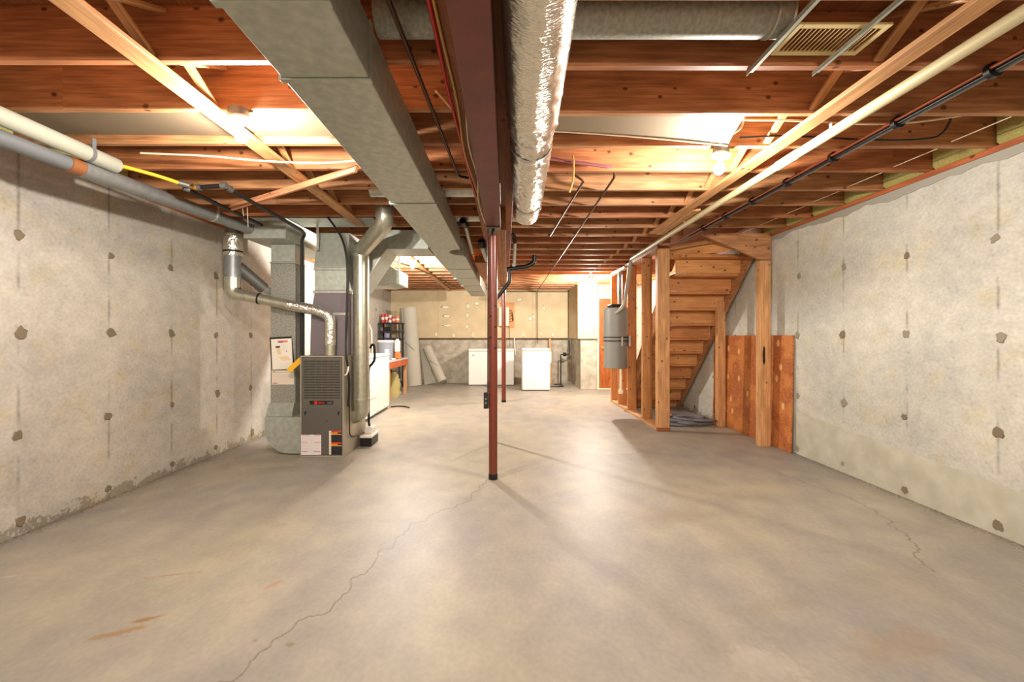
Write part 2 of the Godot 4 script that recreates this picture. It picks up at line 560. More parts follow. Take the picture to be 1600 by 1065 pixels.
	mk("steel_box", Color(0.42, 0.42, 0.40), 0.5, 0.6)
	mk("vac", Color(0.53, 0.53, 0.50), 0.45)
	mk("cardboard", Color(0.85, 0.72, 0.52), 0.8)
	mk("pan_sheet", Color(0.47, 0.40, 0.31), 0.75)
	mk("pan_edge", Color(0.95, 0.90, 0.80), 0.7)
	mk("insulation", Color(0.78, 0.74, 0.46), 1.0)
	M.insulation.albedo_texture = ntex(noise(0.08, 33, 4), 256, Color(0.72, 0.72, 0.68), Color(1, 1, 1))
	M.insulation.uv1_triplanar = true
	M.insulation.uv1_scale = Vector3(4, 4, 4)
	mk("grille", Color(0.88, 0.80, 0.58), 0.45)
	mk("carpet", Color(0.72, 0.70, 0.64), 0.95)
	mk("shelf", Color(0.13, 0.13, 0.14), 0.6)
	mk("pail", Color(0.52, 0.54, 0.58), 0.45)
	mk("paper", Color(0.93, 0.91, 0.86), 0.7)
	mk("can_red", Color(0.72, 0.16, 0.10), 0.4)
	mk("can_white", Color(0.85, 0.82, 0.80), 0.4)
	mk("lilac", Color(0.62, 0.58, 0.75), 0.5)
	mk("blue", Color(0.10, 0.15, 0.45), 0.5)
	mk("khaki", Color(0.66, 0.60, 0.38), 0.9)
	mk("orange", Color(0.85, 0.45, 0.22), 0.5)
	mk("table_top", Color(0.72, 0.72, 0.72), 0.4)
	mk("purple_strip", Color(0.60, 0.38, 0.40), 0.45)
	mk("red_emblem", Color(0.85, 0.10, 0.06), 0.4)
	mk("dark_strip", Color(0.34, 0.28, 0.20), 0.8)
	mk("copper_band", Color(0.62, 0.40, 0.24), 0.5, 0.4)
	var lp := mk("lower_pour", Color(0.97, 0.97, 0.95), 0.9)
	lp.albedo_texture = ntex(noise(0.012, 81, 5), 512, Color(0.68, 0.665, 0.60), Color(0.79, 0.78, 0.73))
	lp.uv1_triplanar = true
	lp.uv1_scale = Vector3(0.6, 0.6, 0.6)
	var bulb := mk("bulb", Color(1, 1, 1), 0.3)
	bulb.emission_enabled = true
	bulb.emission = Color(1.0, 0.93, 0.80)
	bulb.emission_energy_multiplier = 14.0
	var ply := mk("plywood", Color.WHITE, 0.5)
	ply.albedo_texture = ply_image()

# ---------------------------------------------------------------- lights and camera
func camera_and_light() -> void:
	var cam := Camera3D.new()
	cam.name = "camera"
	add_child(cam)
	cam.position = Vector3(0, 1.215, 0)
	cam.projection = Camera3D.PROJECTION_FRUSTUM
	cam.near = 0.05
	cam.far = 60.0
	cam.size = 1065.0 / 695.0 * 0.05
	cam.frustum_offset = Vector2(9.5, -8.0) / 695.0 * 0.05
	cam.current = true
	var we := WorldEnvironment.new()
	we.name = "world_environment"
	var e := Environment.new()
	e.background_mode = Environment.BG_COLOR
	e.background_color = Color.BLACK
	e.tonemap_mode = Environment.TONE_MAPPER_LINEAR
	e.tonemap_exposure = 1.4
	e.sdfgi_enabled = true
	e.ssao_enabled = true
	e.ssil_enabled = true
	we.environment = e
	add_child(we)

# bare bulb in a porcelain lampholder on a round steel box; p is the centre of the porcelain disc
func lamp(p: Vector3, tilt: Vector3, energy: float, label: String) -> void:
	var t := thing("ceiling_lamp", label, "lamp", p, "bare bulb lampholders under the joists")
	var xf := Transform3D(Basis.from_euler(tilt), p)
	var s := st()
	lathe(s, [Vector2(0, 0.048), Vector2(0.05, 0.048), Vector2(0.05, 0.006), Vector2(0, 0.006)], Transform3D(Basis(), p), 8)
	part(s, "junction_box", M.steel_box, t)
	s = st()
	lathe(s, [Vector2(0, 0.010), Vector2(0.052, 0.010), Vector2(0.058, 0.004), Vector2(0.058, -0.003), Vector2(0.050, -0.008), Vector2(0.026, -0.012), Vector2(0.022, -0.028), Vector2(0.019, -0.032), Vector2(0, -0.032)], xf, 28)
	part(s, "lampholder", M.porcelain, t)
	s = st()
	lathe(s, [Vector2(0.0, -0.032), Vector2(0.013, -0.032), Vector2(0.0145, -0.042), Vector2(0.0135, -0.05)], xf, 16)
	part(s, "bulb_cap", M.steel_box, t)
	s = st()
	var pr := []
	for k in 15:
		var w := PI * k / 16.0
		pr.append(Vector2(maxf(0.034 * sin(w), 0.012 if k == 0 else 0.0), -0.082 + 0.036 * cos(w)))
	pr[0] = Vector2(0.014, -0.045)
	lathe(s, pr, xf, 20)
	part(s, "bulb", M.bulb, t)
	var l := OmniLight3D.new()
	l.name = "bulb_light"
	l.light_color = BULB
	l.light_energy = energy
	l.light_size = 0.034
	l.omni_range = 20.0
	l.omni_attenuation = 2.0
	l.shadow_enabled = true
	t.add_child(l)
	l.position = Basis.from_euler(tilt) * Vector3(0, -0.082, 0)

# ---------------------------------------------------------------- setting
func blob_mesh(sd: int, r: float, t: float, m: Material) -> ArrayMesh:
	var k := RandomNumberGenerator.new()
	k.seed = sd
	var s := st()
	var o := org
	org = Vector3.ZERO
	var rim := []
	for i in 11:
		var w := TAU * i / 11.0
		rim.append(Vector3(cos(w), sin(w), 0) * r * k.randf_range(0.72, 1.25))
	for i in 11:
		var a: Vector3 = rim[i]
		var b: Vector3 = rim[(i + 1) % 11]
		var a2 := a * 0.8 + Vector3(0, 0, t)
		var b2 := b * 0.8 + Vector3(0, 0, t)
		var n := Vector3(0, 0, 1)
		tri(s, Vector3(0, 0, t * 1.2), a2, b2, [n, n, n], [Vector2.ZERO, Vector2.ZERO, Vector2.ZERO])
		quad(s, a, b, b2, a2, ((a + b).normalized() + n).normalized(), [Vector2.ZERO, Vector2.ZERO, Vector2.ZERO, Vector2.ZERO])
	org = o
	s.set_material(m)
	return s.commit()

func inst(mesh: Mesh, called: String, xf: Transform3D, parent: Node) -> void:
	var o := MeshInstance3D.new()
	o.name = called
	o.mesh = mesh
	parent.add_child(o, true)
	o.transform = xf

func wall_slab(s: SurfaceTool, face: float, back: float) -> void:
	var n := Vector3(signf(face - back), 0, 0)
	var u := [Vector2(0, 1), Vector2((DB + 0.3 - DF) / 16.0, 1), Vector2((DB + 0.3 - DF) / 16.0, 1 - 2.337 / 2.4), Vector2(0, 1 - 2.337 / 2.4)]
	var y0 := -0.1
	var d1 := DB + 0.3
	var y1 := 2.337
	quad(s, V(face, 0, DF), V(face, 0, d1), V(face, y1, d1), V(face, y1, DF), n, u)
	quad(s, V(face, 0, DF), V(face, 0, d1), V(face, y0, d1), V(face, y0, DF), n, [u[0], u[1], u[1], u[0]])
	quad(s, V(back, y0, DF), V(back, y0, d1), V(back, y1, d1), V(back, y1, DF), -n, u)
	quad(s, V(face, y1, DF), V(face, y1, d1), V(back, y1, d1), V(back, y1, DF), Vector3.UP, u)
	quad(s, V(face, y0, DF), V(face, y0, d1), V(back, y0, d1), V(back, y0, DF), Vector3.DOWN, u)
	for d in [DF, d1]:
		quad(s, V(face, y0, d), V(back, y0, d), V(back, y1, d), V(face, y1, d), Vector3(0, 0, 1 if d == DF else -1), u)

func build_setting() -> void:
	# floor
	var f := setting("floor")
	var s := st()
	var fu := func(x: float, d: float) -> Vector2: return Vector2((x + 3.1) / 6.2, (d - DF) / 16.0)
	quad(s, V(-3.1, 0, DF), V(3.1, 0, DF), V(3.1, 0, DB + 0.2), V(-3.1, 0, DB + 0.2), Vector3.UP, [fu.call(-3.1, DF), fu.call(3.1, DF), fu.call(3.1, DB + 0.2), fu.call(-3.1, DB + 0.2)])
	part(s, "slab", M.floor, f)
	s = st()
	box(s, -3.1, 3.1, -0.12, -0.002, DF, DB + 0.2, 0.0)
	part(s, "slab_base", M.concrete, f)
	# side walls with the patched form-tie holes
	var seams := []
	for k in range(-10, 15): seams.append(2.71 + 0.62 * k)
	for side in 2:
		var face := WL if side == 0 else WR
		var w := setting("wall_left" if side == 0 else "wall_right")
		s = st()
		wall_slab(s, face, face + (-0.2 if side == 0 else 0.2))
		part(s, "concrete", M.wall_l if side == 0 else M.wall_r, w)
		var blobs := []
		for k in 6: blobs.append(blob_mesh(90 + k + side * 10, 0.036, 0.005, M.patch if (side == 0 or k % 2) else M.patch_grey))
		var turn := Basis(Vector3.UP, PI / 2 if side == 0 else -PI / 2)
		for q in seams.size():
			for y in [0.07, 0.61, 1.22, 1.83]:
				var d: float = seams[q] + rng.randf_range(-0.02, 0.02)
				if d > DB - 0.1 or (side == 1 and d > 4.65 and d < 6.4 and y < 1.2): continue
				var k := rng.randf_range(0.75, 1.2)
				inst(blobs[rng.randi() % 6], "tie_patch", Transform3D(turn * Basis(Vector3.BACK, rng.randf() * TAU) * Basis.from_scale(Vector3(k, k * rng.randf_range(0.8, 1.2), 1)), V(face, y + rng.randf_range(-0.02, 0.02), d)), w)
		# sill plate, rim joist
		s = st()
		var o := 1.0 if side else -1.0
		box(s, face - 0.012 * o, face + 0.14 * o, 2.337, JB, DF, DB + 0.2)
		part(s, "sill_plate", M.sill, w)
		s = st()
		box(s, face + 0.11 * o, face + 0.15 * o, JB, 2.61, DF, DB + 0.2)
		part(s, "rim_joist", M.joist, w)
	# thin lower pour of the right wall, and the ragged mortar under its sill
	var wr := get_node("wall_right")
	s = st()
	prism(s, [Vector2(DF, 0.001), Vector2(4.75, 0.001), Vector2(4.75, 0.455), Vector2(4.1, 0.40), Vector2(3.4, 0.36), Vector2(2.6, 0.305), Vector2(DF, 0.28)], Transform3D(ALONG_D, Vector3(WR, 0, 0)), 0.008)
	part(s, "lower_pour", M.lower_pour, wr)
	s = st()
	var top := [Vector2(11.0, 2.336), Vector2(DF, 2.336)]
	var fn := noise(2.2, 77, 4)
	var x := DF
	while x < 11.0:
		top.append(Vector2(x, 2.285 + 0.05 * fn.get_noise_1d(x) + 0.02 * fn.get_noise_1d(x * 4.0)))
		x += 0.07
	prism(s, top, Transform3D(ALONG_D, Vector3(WR, 0, 0)), 0.012)
	part(s, "mortar_bed", M.mortar, wr)
	# wall behind the camera
	var wf := setting("wall_front")
	s = st()
	box(s, -3.2, 3.2, -0.1, 2.65, DF - 0.2, DF, 0.0)
	part(s, "concrete", M.concrete, wf)
	# back wall: concrete below, drywall above, the bump-out with its pier and the wall with the door
	var wb := setting("wall_back")
	s = st()
	box(s, -3.2, 3.2, -0.1, 2.65, DB, DB + 0.2, 0.0)
	part(s, "concrete", M.concrete, wb)
	var xs := [WL + 0.002, -1.75, -0.53, 0.69, 1.6]
	for k in 4:
		s = st()
		box(s, xs[k] + 0.001, xs[k + 1] - 0.001, 1.16, 2.61, DB - 0.05, DB - 0.001, 0.004)
		part(s, "drywall_panel", M.drywall, wb)
	s = st()
	box(s, WL + 0.01, 1.6, 1.125, 1.16, DB - 0.055, DB, 0.003)
	part(s, "furring_strip", M.dark_strip, wb)
	s = st()
	box(s, WL + 0.01, 1.6, 2.10, 2.14, DB - 0.056, DB - 0.048, 0.002)
	for q in [[-1.55, 0.16, 1.95], [-1.52, 0.12, 1.72], [-1.5, 0.15, 1.48], [-0.98, 0.05, 1.98], [-1.0, 0.05, 1.74], [-1.0, 0.05, 1.45], [-1.8, 0.04, 1.25], [-1.35, 0.05, 1.23], [-0.85, 0.04, 1.25], [-0.75, 0.1, 2.05], [0.34, 0.08, 2.15], [0.62, 0.05, 1.66], [0.72, 0.05, 1.7], [0.98, 0.05, 1.92], [0.45, 0.04, 1.25], [0.9, 0.04, 1.27], [1.2, 0.05, 1.25]]:
		inst(blob_mesh(int(q[0] * 100) + 900, 1.0, 0.003, M.compound), "joint_compound", Transform3D(Basis.from_scale(Vector3(q[1] * 0.8, 0.04 if q[1] > 0.07 else 0.07, 1)), V(q[0], q[2], DB - 0.05)), wb)
	s = st()
	box(s, 1.62, 2.07, 1.15, 2.61, 10.02, DB, 0.004)
	part(s, "boxed_chase", M.drywall, wb)
	s = st()
	box(s, 1.69, 2.06, 0.0, 1.15, 10.08, DB, 0.006)
	part(s, "concrete_pier", M.concrete, wb)
	inst(blob_mesh(5, 1.0, 0.003, M.compound), "joint_compound", Transform3D(Basis.from_scale(Vector3(0.06, 0.07, 1)), V(1.98, 1.42, 10.02)), wb)
	inst(blob_mesh(6, 1.0, 0.003, M.compound), "joint_compound", Transform3D(Basis.from_scale(Vector3(0.10, 0.04, 1)), V(1.84, 1.95, 10.02)), wb)
	s = st()
	box(s, 2.07, 3.0, 2.13, 2.61, 10.15, 10.25, 0.002)
	part(s, "drywall_panel", M.drywall, wb)
	s = st()
	box(s, 2.88, 3.0, 0, 2.13, 10.15, 10.25, 0.002)
	part(s, "drywall_panel", M.drywall, wb)
	var dn := setting("door_1")
	s = st()
	box(s, 2.12, 2.82, 0.02, 2.06, 10.16, 10.20, 0.003)
	part(s, "door_leaf", M.door, dn)
	for q in [[2.07, 2.12, 0.0, 2.13], [2.82, 2.88, 0.0, 2.13], [2.12, 2.82, 2.06, 2.13]]:
		s = st()
		box(s, q[0], q[1], q[2], q[3], 10.12, 10.25, 0.004)
		part(s, "door_casing", M.trim_paint, dn)
	s = st()
	box(s, 2.12, 2.82, 0.0, 0.02, 10.12, 10.25, 0.004)
	part(s, "threshold", M.trim_paint, dn)
	s = st()
	lathe(s, [Vector2(0, 0.0), Vector2(0.028, 0.0), Vector2(0.012, 0.012), Vector2(0.012, 0.03), Vector2(0.027, 0.042), Vector2(0.024, 0.062), Vector2(0, 0.068)], Transform3D(Basis(Vector3.RIGHT, PI / 2), V(2.2, 0.95, 10.16)), 16)
	part(s, "door_knob", M.brass, dn)

func build_ceiling() -> void:
	var c := setting("ceiling")
	var s := st()
	box(s, -3.15, 3.15, 2.61, 2.65, DF, DB + 0.2, 0.0)
	part(s, "subfloor", M.subfloor, c)
	for k in range(-14, 24):
		var d := 1.872 + 0.406 * k
		s = st()
		box(s, WL - 0.10, 0.06, JB, 2.61, d, d + 0.038)
		part(s, "joist", M.joist if (k * 7) % 3 else M.joist_red, c)
		var e := d + 0.038
		var cut := e > 5.1 and e < 8.1
		s = st()
		box(s, -0.25, 2.06 if cut else WR + 0.10, JB, 2.61, e, e + 0.038)
		part(s, "joist", M.joist if (k * 5) % 3 else M.joist_red, c)
		# insulation batts against the rim
		if k >= 0 and k < 23:
			for side in 2:
				if side == 1 and cut: continue
				s = st()
				var o := 1.0 if side else -1.0
				var f := WR if side else WL
				box(s, f - 0.02 * o, f + 0.11 * o, JB + 0.002, 2.605, d + (0.078 if side else 0.04), d + (0.442 if side else 0.404), 0.02)
				part(s, "insulation_batt", M.insulation, c)
		# cross bridging
		if k >= -2 and k < 23:
			for q in [[-1.47, d + 0.038, d + 0.406], [1.62, e + 0.038, e + 0.406]]:
				var x: float = q[0]
				s = st()
				board(s, V(x - 0.025, 2.585, q[1]), V(x - 0.025, 2.395, q[2]), 0.042, 0.018)
				part(s, "bridging", M.pine, c)
				s = st()
				board(s, V(x + 0.022, 2.395, q[1]), V(x + 0.022, 2.585, q[2]), 0.042, 0.018)
				part(s, "bridging", M.pine, c)
		# wire insulation hangers near the right wall
		if k >= 0 and k < 8:
			s = st()
			tube(s, [V(2.70, 2.386, e + 0.06), V(2.72, 2.40, e + 0.40)], 0.003, 6)
			part(s, "insulation_hanger", M.cable_white, c)
	for q in [[-1.555, -1.455, -1.5, 4.62], [-1.47, -1.38, 6.1, 11.3], [1.60, 1.69, -1.5, 4.98], [1.70, 1.775, 4.05, 5.02]]:
		s = st()
		box(s, q[0], q[1], 2.353, 2.3745, q[2], q[3])
		part(s, "strapping", M.pine, c)

# ---------------------------------------------------------------- beam, posts, ducts
func build_beam() -> void:
	var t := thing("steel_beam", "long red-brown painted steel I-beam carrying the joists", "beam", V(-0.105, 2.131, 2.0))
	var s := st()
	box(s, -0.168, -0.042, 2.131, 2.143, DF, 3.86)
	part(s, "bottom_flange", M.rust_red, t)
	s = st()
	box(s, -0.109, -0.101, 2.143, 2.323, DF, 3.86)
	part(s, "web", M.rust_red, t)
	s = st()
	box(s, -0.168, -0.042, 2.323, 2.335, DF, 3.86)
	part(s, "top_flange", M.rust_red, t)
	org = V(-0.1, 2.335, 2.0)
	s = st()
	box(s, -0.255, 0.058, 2.336, 2.3745, DF, 8.3)
	solo(s, "beam_plate", M.plate_wood, "wide brown wooden plate between the beam and the joists", "plank")
	org = V(-0.06, 2.131, 6.0)
	t = thing("wooden_beam", "tan built-up wooden beam running on beyond the first post", "beam", V(-0.06, 2.131, 6.0))
	for k in 3:
		s = st()
		box(s, -0.122 + 0.041 * k, -0.082 + 0.041 * k, 2.132, 2.334, 3.865, 8.24)
		part(s, "plank", M.beam_wood, t)
	for q in [["steel_post", -0.109, 3.78, "dark red steel post nearest the camera, with bolt holes", 0.0365], ["steel_post", -0.04, 8.16, "thin dark red steel post standing in front of the chest freezer", 0.04]]:
		t = thing(q[0], q[3], "post", V(q[1], 0, q[2]), "adjustable posts under the beam")
		var xf := Transform3D(Basis(), V(q[1], 0, q[2]))
		s = st()
		lathe(s, [Vector2(0, 0.02), Vector2(q[4], 0.02), Vector2(q[4], 2.06), Vector2(0, 2.06)], xf, 28)
		part(s, "tube", M.post_red, t)
		s = st()
		lathe(s, [Vector2(0, 0), Vector2(q[4] + 0.002, 0), Vector2(q[4] + 0.002, 0.045), Vector2(q[4], 0.047)], xf, 28)
		part(s, "foot", M.dark_iron, t)
		s = st()
		lathe(s, [Vector2(0.014, 2.06), Vector2(0.014, 2.121)], xf, 12)
		part(s, "jack_screw", M.dark_iron, t)
		s = st()
		box(s, q[1] - 0.06, q[1] + 0.06, 2.121, 2.130, q[2] - 0.06, q[2] + 0.06, 0.001)
		part(s, "cap_plate", M.steel_box, t)
		for k in 5:
			s = st()
			var w := (0.55 if k % 2 == 0 else -0.6)
			var y: float = 1.47 - 0.089 * k if q[2] < 5 else 1.55 - 0.1 * k
			tube(s, [V(q[1] + sin(w) * (q[4] - 0.002), y, q[2] - cos(w) * (q[4] - 0.002)), V(q[1] + sin(w) * (q[4] + 0.007), y, q[2] - cos(w) * (q[4] + 0.007))], 0.0075, 10)
			part(s, "pin", M.black, t)

func build_ducts() -> void:
	var t := thing("trunk_duct", "large rectangular galvanised trunk duct under the joists", "duct", V(-0.66, 2.159, 4.0))
	var cuts := [-1.0, 0.4, 1.26, 1.64, 3.18, 4.80]
	var s: SurfaceTool
	for k in cuts.size() - 1:
		s = st()
		var wide := 0.012 if k < 2 else 0.0
		box(s, -0.82 - wide, -0.502 + wide * 0.3, 2.159 - wide * 0.3, 2.371, cuts[k], cuts[k + 1] - 0.003, 0.004)
		part(s, "duct_section", M.galv, t)
		if k > 0:
			s = st()
			for q in [[-0.83, -0.495, 2.152, 2.158], [-0.502, -0.494, 2.155, 2.371], [-0.832, -0.821, 2.155, 2.371]]:
				box(s, q[0], q[1], q[2], q[3], cuts[k] - 0.014, cuts[k] + 0.014, 0.001)
			part(s, "drive_cleat", M.galv, t)
	# tee with a rounded notch on the right, then the far run
	s = st()
	var poly := [Vector2(-0.82, 4.8), Vector2(-0.502, 4.8)]
	for k in 9:
		var w := PI * k / 8.0
		poly.append(Vector2(-0.502 - 0.14 * sin(w), 4.86 + 0.19 - 0.19 * cos(w)))
	poly.append(Vector2(-0.495, 5.32))
	poly.append(Vector2(-0.84, 5.32))
	prism(s, poly, Transform3D(Basis(Vector3(1, 0, 0), Vector3(0, 0, -1), Vector3(0, 1, 0)), Vector3(0, (2.159 + 2.371) / 2, 0)), 0.212)
	part(s, "tee_section", M.galv, t)
	var far := [5.32, 6.3, 7.3, 8.4, 9.5, 10.5]
	for k in far.size() - 1:
		s = st()
		box(s, -0.85 + 0.006 * k, -0.485 + 0.004 * k, 2.159, 2.371, far[k] + 0.002, far[k + 1] - 0.002, 0.004)
		part(s, "duct_section", M.galv, t)
		s = st()
		box(s, -0.86 + 0.006 * k, -0.475 + 0.004 * k, 2.152, 2.1585, far[k + 1] - 0.015, far[k + 1] + 0.01, 0.001)
		part(s, "drive_cleat", M.galv, t)
	# cross duct to the plenum
	t = thing("supply_takeoff", "galvanised offset duct from the furnace plenum to the trunk", "duct", V(-1.3, 1.75, 5.1))
	s = st()
	box(s, -1.30, -0.845, 2.16, 2.37, 4.84, 5.31, 0.004)
	part(s, "duct_section", M.galv, t)
	s = st()
	prism(s, [Vector2(-1.302, 2.37), Vector2(-1.302, 2.16), Vector2(-1.60, 1.72), Vector2(-1.648, 1.72), Vector2(-1.648, 2.2), Vector2(-1.46, 2.37)], Transform3D(Basis(), V(0, 0, 5.075)), 0.46)
	part(s, "offset_section", M.galv, t)
	s = st()
	board(s, V(-1.305, 2.155, 4.835), V(-1.60, 1.715, 4.835), 0.012, 0.02)
	part(s, "seam", M.galv_bright, t)
	t = thing("branch_duct", "pale galvanised branch duct low behind the flue pipe", "duct", V(-1.6, 1.87, 6.0))
	s = st()
	prism(s, [Vector2(-1.95, 2.12), Vector2(-1.95, 1.88), Vector2(-1.55, 1.87), Vector2(-1.40, 1.90), Vector2(-1.40, 2.06), Vector2(-1.7, 2.25)], Transform3D(Basis(), V(0, 0, 6.05)), 0.5)
	part(s, "duct_section", M.galv_dull, t)
	s = st()
	box(s, -1.43, -1.39, 1.89, 2.07, 5.79, 6.31, 0.004)
	part(s, "end_cap", M.galv, t)
	for x in [-1.9, -1.44]:
		s = st()
		box(s, x, x + 0.02, 2.0, 2.3755, 5.945, 5.95, 0.0005)
		part(s, "hanger_strap", M.galv_bright, t)
	# foil-wrapped flexible duct
	t = thing("foil_duct", "fat crinkled silver foil duct hanging beside the beam", "duct", V(0.12, 2.13, 2.2))
	s = st()
	var wob := noise(1.0, 44, 3)
	var rings := 150
	var sides := 40
	var pts := []
	var nor := []
	for i in rings + 1:
		var tt := float(i) / rings
		var d := lerpf(-1.2, 3.90, tt)
		var cx := 0.085 + 0.082 * clampf((d - 0.8) / 2.6, 0.0, 1.0)
		var row := []
		for k in sides + 1:
			var w := TAU * (k % sides) / sides
			var r := 0.116
			if d > 2.15: r = 0.108
			if d > 2.15 and d < 2.30: r = 0.104
			if d > 3.3: r = 0.098
			if d > 3.42: r = 0.106
			r += 0.006 * wob.get_noise_3d(cos(w) * 2.0, sin(w) * 2.0, d * 2.2)
			r += (0.013 if d > 2.05 else 0.004) * wob.get_noise_3d(cos(w + d * 1.5) * 3.0, sin(w + d * 1.5) * 3.0, d * 16.0)
			var c := V(cx, 2.236, d)
			if i >= rings - 7:
				var e := (i - (rings - 7)) / 7.0
				r *= sqrt(maxf(0.0, 1.0 - e * e))
				c = V(cx, 2.236, lerpf(-1.2, 3.90, (rings - 7.0) / rings) + 0.13 * e)
			row.append(c + Vector3(cos(w) * r, sin(w) * r, 0))
		pts.append(row)
	for i in rings + 1:
		var row := []
		for k in sides + 1:
			var a: Vector3 = pts[i][posmod(k - 1, sides)]
			var b: Vector3 = pts[i][(k + 1) % sides]
			var p0: Vector3 = pts[maxi(i - 1, 0)][k]
			var p1: Vector3 = pts[mini(i + 1, rings)][k]
			var n := (b - a).cross(p1 - p0).normalized()
			if i == rings: n = Vector3(0, 0, -1)
			elif n.dot(pts[i][k] - V(0.12, 2.236, -pts[i][k].z)) < 0.0: n = -n
			row.append(n)
		nor.append(row)
	for i in rings:
		for k in sides:
			var u := [Vector2(0, 0), Vector2(1, 0), Vector2(1, 1), Vector2(0, 1)]
			tri(s, pts[i][k], pts[i + 1][k], pts[i + 1][k + 1], [nor[i][k], nor[i + 1][k], nor[i + 1][k + 1]], [u[0], u[1], u[2]])
			tri(s, pts[i][k], pts[i + 1][k + 1], pts[i][k + 1], [nor[i][k], nor[i + 1][k + 1], nor[i][k + 1]], [u[0], u[2], u[3]])
	part(s, "foil_jacket", M.foil, t)
	for q in [[2.13, 0.113], [2.32, 0.112], [3.36, 0.104]]:
		s = st()
		var cx: float = 0.085 + 0.082 * clampf((q[0] - 0.8) / 2.6, 0.0, 1.0)
		tube(s, [V(cx, 2.236, q[0]), V(cx, 2.236, q[0] + 0.035)], q[1], 32, false)
		part(s, "tape_band", M.tape, t)
	# round ducts lying across between the joists
	for q in [[-0.50, 1.09, 1.73, 0.074, 2.455, "long round galvanised duct lying across between the nearest joists"], [-1.13, 0.22, 3.72, 0.07, 2.447, "round galvanised duct crossing above the beam, second from the camera"], [-0.6, 0.30, 4.52, 0.07, 2.447, "round galvanised duct crossing above the beam close to the first post"]]:
		t = thing("round_duct", q[5], "duct", V(q[0], q[4], q[2]), "round ducts between the joists")
		s = st()
		tube(s, [V(q[0], q[4], q[2]), V(q[1], q[4], q[2])], q[3], 28)
		part(s, "pipe", M.galv_dull if q[2] < 2 else M.galv_bright, t)
		for x in ([q[1] - 0.01, q[1] - 0.07] if q[2] < 2 else [q[0] + 0.5]):
			s = st()
			tube(s, [V(x, q[4], q[2]), V(x + 0.008, q[4], q[2])], q[3] + 0.004, 28)
			part(s, "bead", M.galv_bright, t)
	# sheets that close joist bays
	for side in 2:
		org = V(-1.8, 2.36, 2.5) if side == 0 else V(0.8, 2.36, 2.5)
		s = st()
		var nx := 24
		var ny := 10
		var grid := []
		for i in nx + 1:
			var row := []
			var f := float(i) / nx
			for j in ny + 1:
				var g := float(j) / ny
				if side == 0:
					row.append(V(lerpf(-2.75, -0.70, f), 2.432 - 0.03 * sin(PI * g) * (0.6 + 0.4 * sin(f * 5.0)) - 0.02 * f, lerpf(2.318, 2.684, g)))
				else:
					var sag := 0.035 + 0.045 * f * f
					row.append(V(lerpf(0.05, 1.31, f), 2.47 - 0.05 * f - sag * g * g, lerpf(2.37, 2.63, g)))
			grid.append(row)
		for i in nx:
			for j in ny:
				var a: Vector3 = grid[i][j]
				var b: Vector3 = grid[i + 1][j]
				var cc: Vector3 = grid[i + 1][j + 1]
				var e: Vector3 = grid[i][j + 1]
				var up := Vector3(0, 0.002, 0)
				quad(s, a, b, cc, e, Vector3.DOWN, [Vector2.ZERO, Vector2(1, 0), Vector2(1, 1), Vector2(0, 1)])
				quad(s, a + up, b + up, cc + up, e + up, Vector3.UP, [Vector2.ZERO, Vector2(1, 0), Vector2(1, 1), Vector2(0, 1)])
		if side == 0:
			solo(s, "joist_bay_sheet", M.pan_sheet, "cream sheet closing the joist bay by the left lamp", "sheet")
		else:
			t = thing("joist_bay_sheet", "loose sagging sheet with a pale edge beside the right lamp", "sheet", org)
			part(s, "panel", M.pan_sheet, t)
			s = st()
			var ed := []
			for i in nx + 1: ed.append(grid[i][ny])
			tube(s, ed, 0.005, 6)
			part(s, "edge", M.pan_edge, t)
	org = V(-1.7, 2.368, 4.5)
	s = st()
	box(s, -2.14, -1.30, 2.368, 2.3725, 4.36, 4.72, 0.0005)
	solo(s, "sheet_metal_pan", M.galv, "flat sheet metal pan under the joists above the furnace", "sheet")
	# grille resting on two steel strips
	t = thing("vent_grille", "cream louvred vent grille lying across two steel strips", "vent", V(1.29, 2.40, 1.79))
	s = st()
	for q in [[1.115, 1.135, 1.69, 1.88], [1.455, 1.475, 1.69, 1.88], [1.135, 1.455, 1.69, 1.715], [1.135, 1.455, 1.855, 1.88]]:
		box(s, q[0], q[1], 2.398, 2.408, q[2], q[3], 0.002)
	part(s, "frame", M.grille, t)
	for k in 17:
		s = st()
		var x := 1.15 + 0.0178 * k
		board(s, V(x, 2.403, 1.715), V(x + 0.002, 2.403, 1.855), 0.003, 0.014, Vector3(0.7, 1, 0))
		part(s, "louvre", M.grille, t)
	for q in [[1.055, 1.085, "left steel strip nailed under the joists below the cream grille"], [1.345, 1.375, "right steel strip nailed under the joists below the cream grille"]]:
		t = thing("steel_strip", q[2], "strip", V(q[0], 2.36, 1.6))
		s = st()
		box(s, q[0], q[1], 2.3705, 2.3738, 1.0, 1.955, 0.0005)
		part(s, "flange", M.galv, t)
		s = st()
		box(s, q[0], q[0] + 0.003, 2.355, 2.3705, 1.0, 1.955, 0.0005)
		part(s, "lip", M.galv, t)

